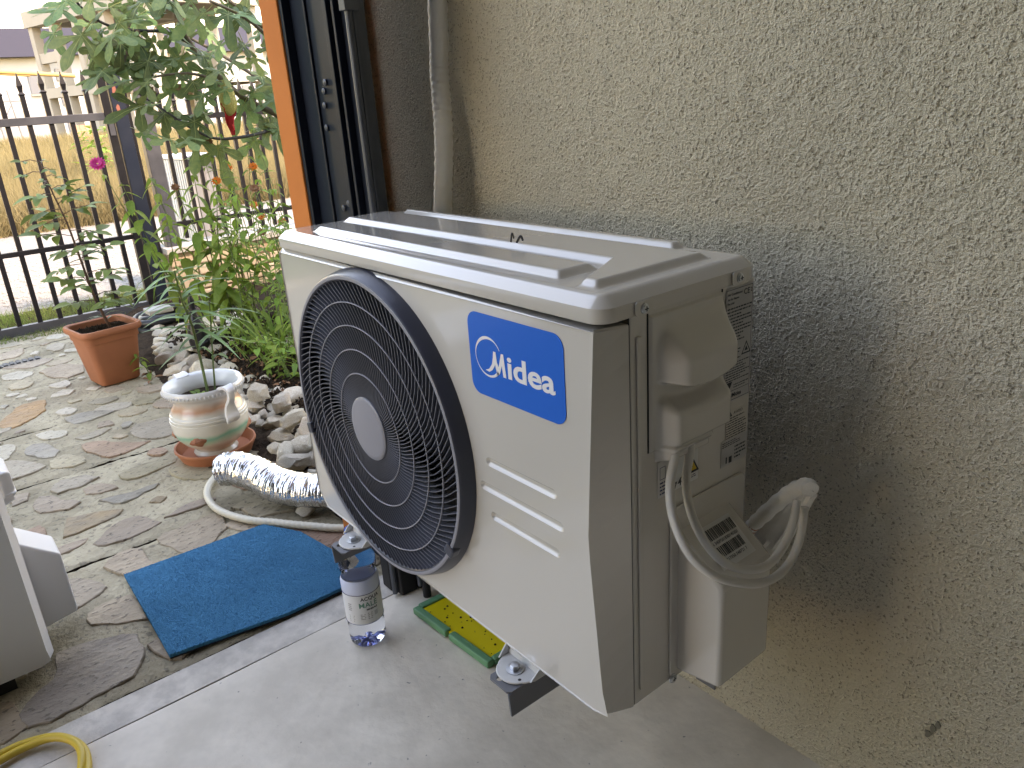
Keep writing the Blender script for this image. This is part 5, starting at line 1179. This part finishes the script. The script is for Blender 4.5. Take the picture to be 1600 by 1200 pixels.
def plant(name, label, cat, base, top, n_pairs, ll, LV, m, group=None, bow=.03, flower=None, droop=.45, r0=.0035, start=.12, rg=random.Random(33), side=None):
    base, top = Vector(base), Vector(top); o = empty(name, tuple(base), 0, label, cat, group)
    mid = base.lerp(top, .5) + Vector((rg.gauss(0, bow), rg.gauss(0, bow), .02)); C = catmull([base, mid, top], 8)
    b = MB(); b.tube(C, [r0 * (1 - .6 * i / (len(C) - 1)) for i in range(len(C))], 5); b.build('stem', m, o, 60)
    a0 = rg.uniform(0, 3.14)
    for i in range(n_pairs):
        t = start + (1 - start) * (i + .5) / n_pairs; f_ = t * (len(C) - 1); k = min(int(f_), len(C) - 2); p = C[k].lerp(C[k + 1], f_ - k); a = a0 + i * 1.57 + rg.uniform(-.35, .35); s_ = ll * (1 - .55 * max(0, t - .55) / .45) * rg.uniform(.75, 1.2)
        for q in (0, math.pi):
            d = Vector((math.cos(a + q), math.sin(a + q), rg.uniform(-droop, .25))); inst('leaf', rg.choice(LV), o, orient(p, d, (rg.gauss(0, .25), rg.gauss(0, .25), 1), s_))
    if flower is not None: inst('flower', flower, o, orient(top, (.3, 1, .1), (.8 + rg.uniform(-.2, .2), -.3 + rg.uniform(-.3, .3), .8)))
    return o
zl = 'tall leafy zinnia stem growing beside the fence post'; zg = 'zinnia stems beside the gate'
for (bx_, by_, tx, ty, tz, n, fl) in ((-2.25, .52, -2.32, .31, .78, 9, None), (-2.2, .55, -2.3, .42, .80, 9, None), (-2.2, .58, -2.25, .50, .74, 9, FL_B), (-2.15, .60, -2.25, .585, .86, 10, None), (-2.15, .64, -2.2, .66, .75, 9, FL_O), (-2.1, .66, -2.2, .735, .74, 9, None), (-2.3, .50, -2.3, .45, .62, 7, None), (-2.1, .60, -2.12, .60, .60, 8, None), (-2.05, .62, -2.02, .66, .55, 7, None)):
    lab = zl if fl is None else ('tall zinnia stem topped by a small orange flower beside the fence post' if fl is FL_O else 'tall zinnia stem topped by a withered brown flower beside the fence post')
    plant('zinnia', lab, 'flower', (bx_, by_, .03), (tx, ty, tz), n + 4, .112, ZL, 'stem_green', zg, .035, fl, .9, start=.25)
plant('zinnia', 'pink zinnia flower on a long bare stem in front of the gate', 'flower', (-2.22, .50, .03), (-2.35, .245, .86), 4, .07, ZL, 'stem_green', None, .02, FL_P, .5, start=.35)
rgb = random.Random(55); bl_ = 'slender green stem with many small leaves growing behind the rocks beside the doorway'; bl_o = 'small-leaved green stem topped by an orange flower in the bed beside the doorway'; bl_b = 'small-leaved green stem topped by a withered brown flower in the bed beside the doorway'; bg = 'small-leaved flowering stems by the post'
for i in range(34):
    bx_, by_ = rgb.uniform(-2.3, -1.65), rgb.uniform(.58, 1.05); plant('flowering_bush', bl_o if i % 4 == 0 else (bl_b if i % 5 == 0 else bl_), 'plant', (bx_, by_, .03), (bx_ - .05 + rgb.gauss(0, .06), by_ + rgb.gauss(.02, .07), rgb.uniform(.50, .98)), 13, .062, BL, 'stem_green', bg, .03, FL_O if i % 4 == 0 else (FL_B if i % 5 == 0 else None), .5, .003, .08, rgb)
# low leafy ground plants and grass tufts in the bed
for i in range(30):
    x, y = rgb.uniform(-2.05, -1.35), rgb.uniform(.52, .90); plant('ground_plant', 'low leafy green plant on the soil behind the rocks', 'plant', (x, y, .03), (x + rgb.gauss(0, .04), y + rgb.gauss(0, .04), rgb.uniform(.12, .24)), 5, .06, BL, 'stem_green', 'low plants in the flower bed', .02, None, .4, .0025, .1, rgb)
tuft = empty('grass_tuft', (-1.75, .60, .03), 0, 'tuft of long bright green grass blades in the flower bed', 'grass')
GB = leaf_data('blade', 1., .055, 'leaf_bush', 6, .35, .3)
for i in range(46):
    a = rgb.uniform(0, 6.28); r_ = rgb.uniform(0, .13); inst('blade', GB, tuft, orient((-1.78 + r_ * math.cos(a), .64 + r_ * math.sin(a), .03), (math.cos(a) * .35, math.sin(a) * .35, 1), (math.cos(a) * -1, math.sin(a) * -1, .3), rgb.uniform(.14, .30)))
wd = plant('weed', 'small green weed growing at the foot of the terracotta planter', 'plant', (-2.13, .205, .0), (-2.16, .16, .12), 6, .05, BL, 'stem_green', None, .01, None, .5, .0025, .05, rgb)
# rose in the planter
ro = empty('rose_bush', (-2.21, .10, .215), 0, 'thin rose bush with rounded leaves growing in the planter', 'plant')
RL = [leaf_data('leaf', 1., w, 'leaf_rose', 5, dr, .22) for w, dr in ((.62, .2), (.56, .35))]
C = catmull([(-2.21, .115, .215), (-2.21, .085, .36), (-2.2, .07, .50), (-2.2, .055, .66), (-2.2, .03, .80), (-2.2, .018, .90)], 6)
b = MB(); b.tube(C, [.0065 - .0045 * i / (len(C) - 1) for i in range(len(C))], 6); b.build('stem', 'stem_rose', ro, 60)
rgr = random.Random(17)
for i in range(32):
    t = .12 + .86 * i / 31; f_ = t * (len(C) - 1); k = min(int(f_), len(C) - 2); p = C[k].lerp(C[k + 1], f_ - k); a = i * 2.4 + rgr.uniform(-.4, .4); ln = (.125 if t < .75 else .065) * rgr.uniform(.7, 1.2)
    d = Vector((math.cos(a) * .6, math.sin(a) + .001, rgr.uniform(.0, .45))).normalized(); e = p + d * ln + Vector((0, 0, -.015)); b = MB(); b.tube([p, p.lerp(e, .5) + Vector((0, 0, .008)), e], .0015, 4); b.build('leaf_stalk', 'stem_rose', ro)
    sz = (.072 if t < .8 else .036) * rgr.uniform(.85, 1.15)
    for (u, s_) in ((1., 0), (.78, 1), (.78, -1), (.5, 1), (.5, -1)):
        if u == .5 and t > .8: continue
        q = p.lerp(e, u); sd = Vector((0, 0, 1)).cross(d).normalized() * s_; inst('leaf', rgr.choice(RL), ro, orient(q, d * (1 if s_ == 0 else .45) + sd + Vector((0, 0, rgr.uniform(-.3, .05))), (.25 + rgr.gauss(0, .2), rgr.gauss(0, .25), 1), sz * (1 if s_ == 0 else .85)))
LLf = [leaf_data('leaf', 1., w, 'leaf_lily', 6, dr, .3) for w, dr in ((.17, .5), (.14, .8))]
for i in range(9):
    a = rgr.uniform(0, 6.28); inst('leaf', rgr.choice(LLf), ro, orient((-2.21, .11, .24 + rgr.uniform(0, .1)), (math.cos(a), math.sin(a), .5), (0, 0, 1), rgr.uniform(.06, .1)))
# lily stems in the ceramic pot
li = empty('lily', (tc_.x, tc_.y, .20), 0, 'lily with two thin stems and narrow leaves growing in the ceramic pot', 'plant')
for (P, n, rr) in (([(-1.115, .142, .195), (-1.11, .140, .32), (-1.1, .134, .43), (-1.1, .122, .51), (-1.1, .118, .60)], 34, .0048), ([(-1.12, .165, .195), (-1.11, .178, .32), (-1.1, .192, .44), (-1.1, .199, .49)], 5, .0032)):
    C = catmull(P, 6); b = MB(); b.tube(C, [rr * (1 - .5 * i / (len(C) - 1)) for i in range(len(C))], 6); b.build('stem', 'stem_green', li, 60)
    for i in range(n):
        t = .30 + .70 * i / n; f_ = t * (len(C) - 1); k = min(int(f_), len(C) - 2); p = C[k].lerp(C[k + 1], f_ - k); a = i * 2.4; inst('leaf', rgr.choice(LLf), li, orient(p, (math.cos(a) * .6, math.sin(a), rgr.uniform(.05, .7)), (0, 0, 1), rgr.uniform(.09, .15)))
for i in range(18):
    a = rgr.uniform(0, 6.28); r_ = rgr.uniform(0, .05); inst('leaf', rgr.choice(BL), li, orient((tc_.x + .01 + r_ * math.cos(a), tc_.y - .01 + r_ * math.sin(a), .198), (math.cos(a), math.sin(a), .45), (0, 0, 1), rgr.uniform(.025, .045)))
# shrub beyond the road
sh = empty('roadside_shrub', (-12.5, 2.45, 0), 0, 'green shrub at the edge of the dry meadow beyond the gate post', 'shrub')
for i in range(150):
    a = rgr.uniform(0, 6.28); z = rgr.uniform(.05, .95); r_ = rgr.uniform(0, .38) * math.sqrt(max(.05, 1 - ((z - .45) / .55) ** 2)); inst('leaf', rgr.choice(BL), sh, orient((-12.5 + r_ * math.cos(a), 2.45 + r_ * math.sin(a), z), (math.cos(a), math.sin(a), rgr.uniform(-.2, .8)), (0, 0, 1), rgr.uniform(.10, .2)))
# dead leaves on the soil and by the planter
DL = leaf_data('dead_leaf', 1., .6, 'flower_brown', 4, .2, .4); dl_l = 'curled brown dead leaf lying on the ground by the bed'
for i in range(40):
    x, y = (rgr.uniform(-2.15, -1.4), rgr.uniform(.45, .75)) if i < 34 else (rgr.uniform(-2.2, -2.05), rgr.uniform(.16, .22)); a = rgr.uniform(0, 6.28)
    o = inst('dead_leaf', DL, None, orient((x, y, .05 if i < 34 else .008), (math.cos(a), math.sin(a), rgr.uniform(-.1, .4)), (rgr.gauss(0, .4), rgr.gauss(0, .4), 1), rgr.uniform(.025, .05))); tag(o, dl_l, 'leaf', 'dead leaves on the bed')
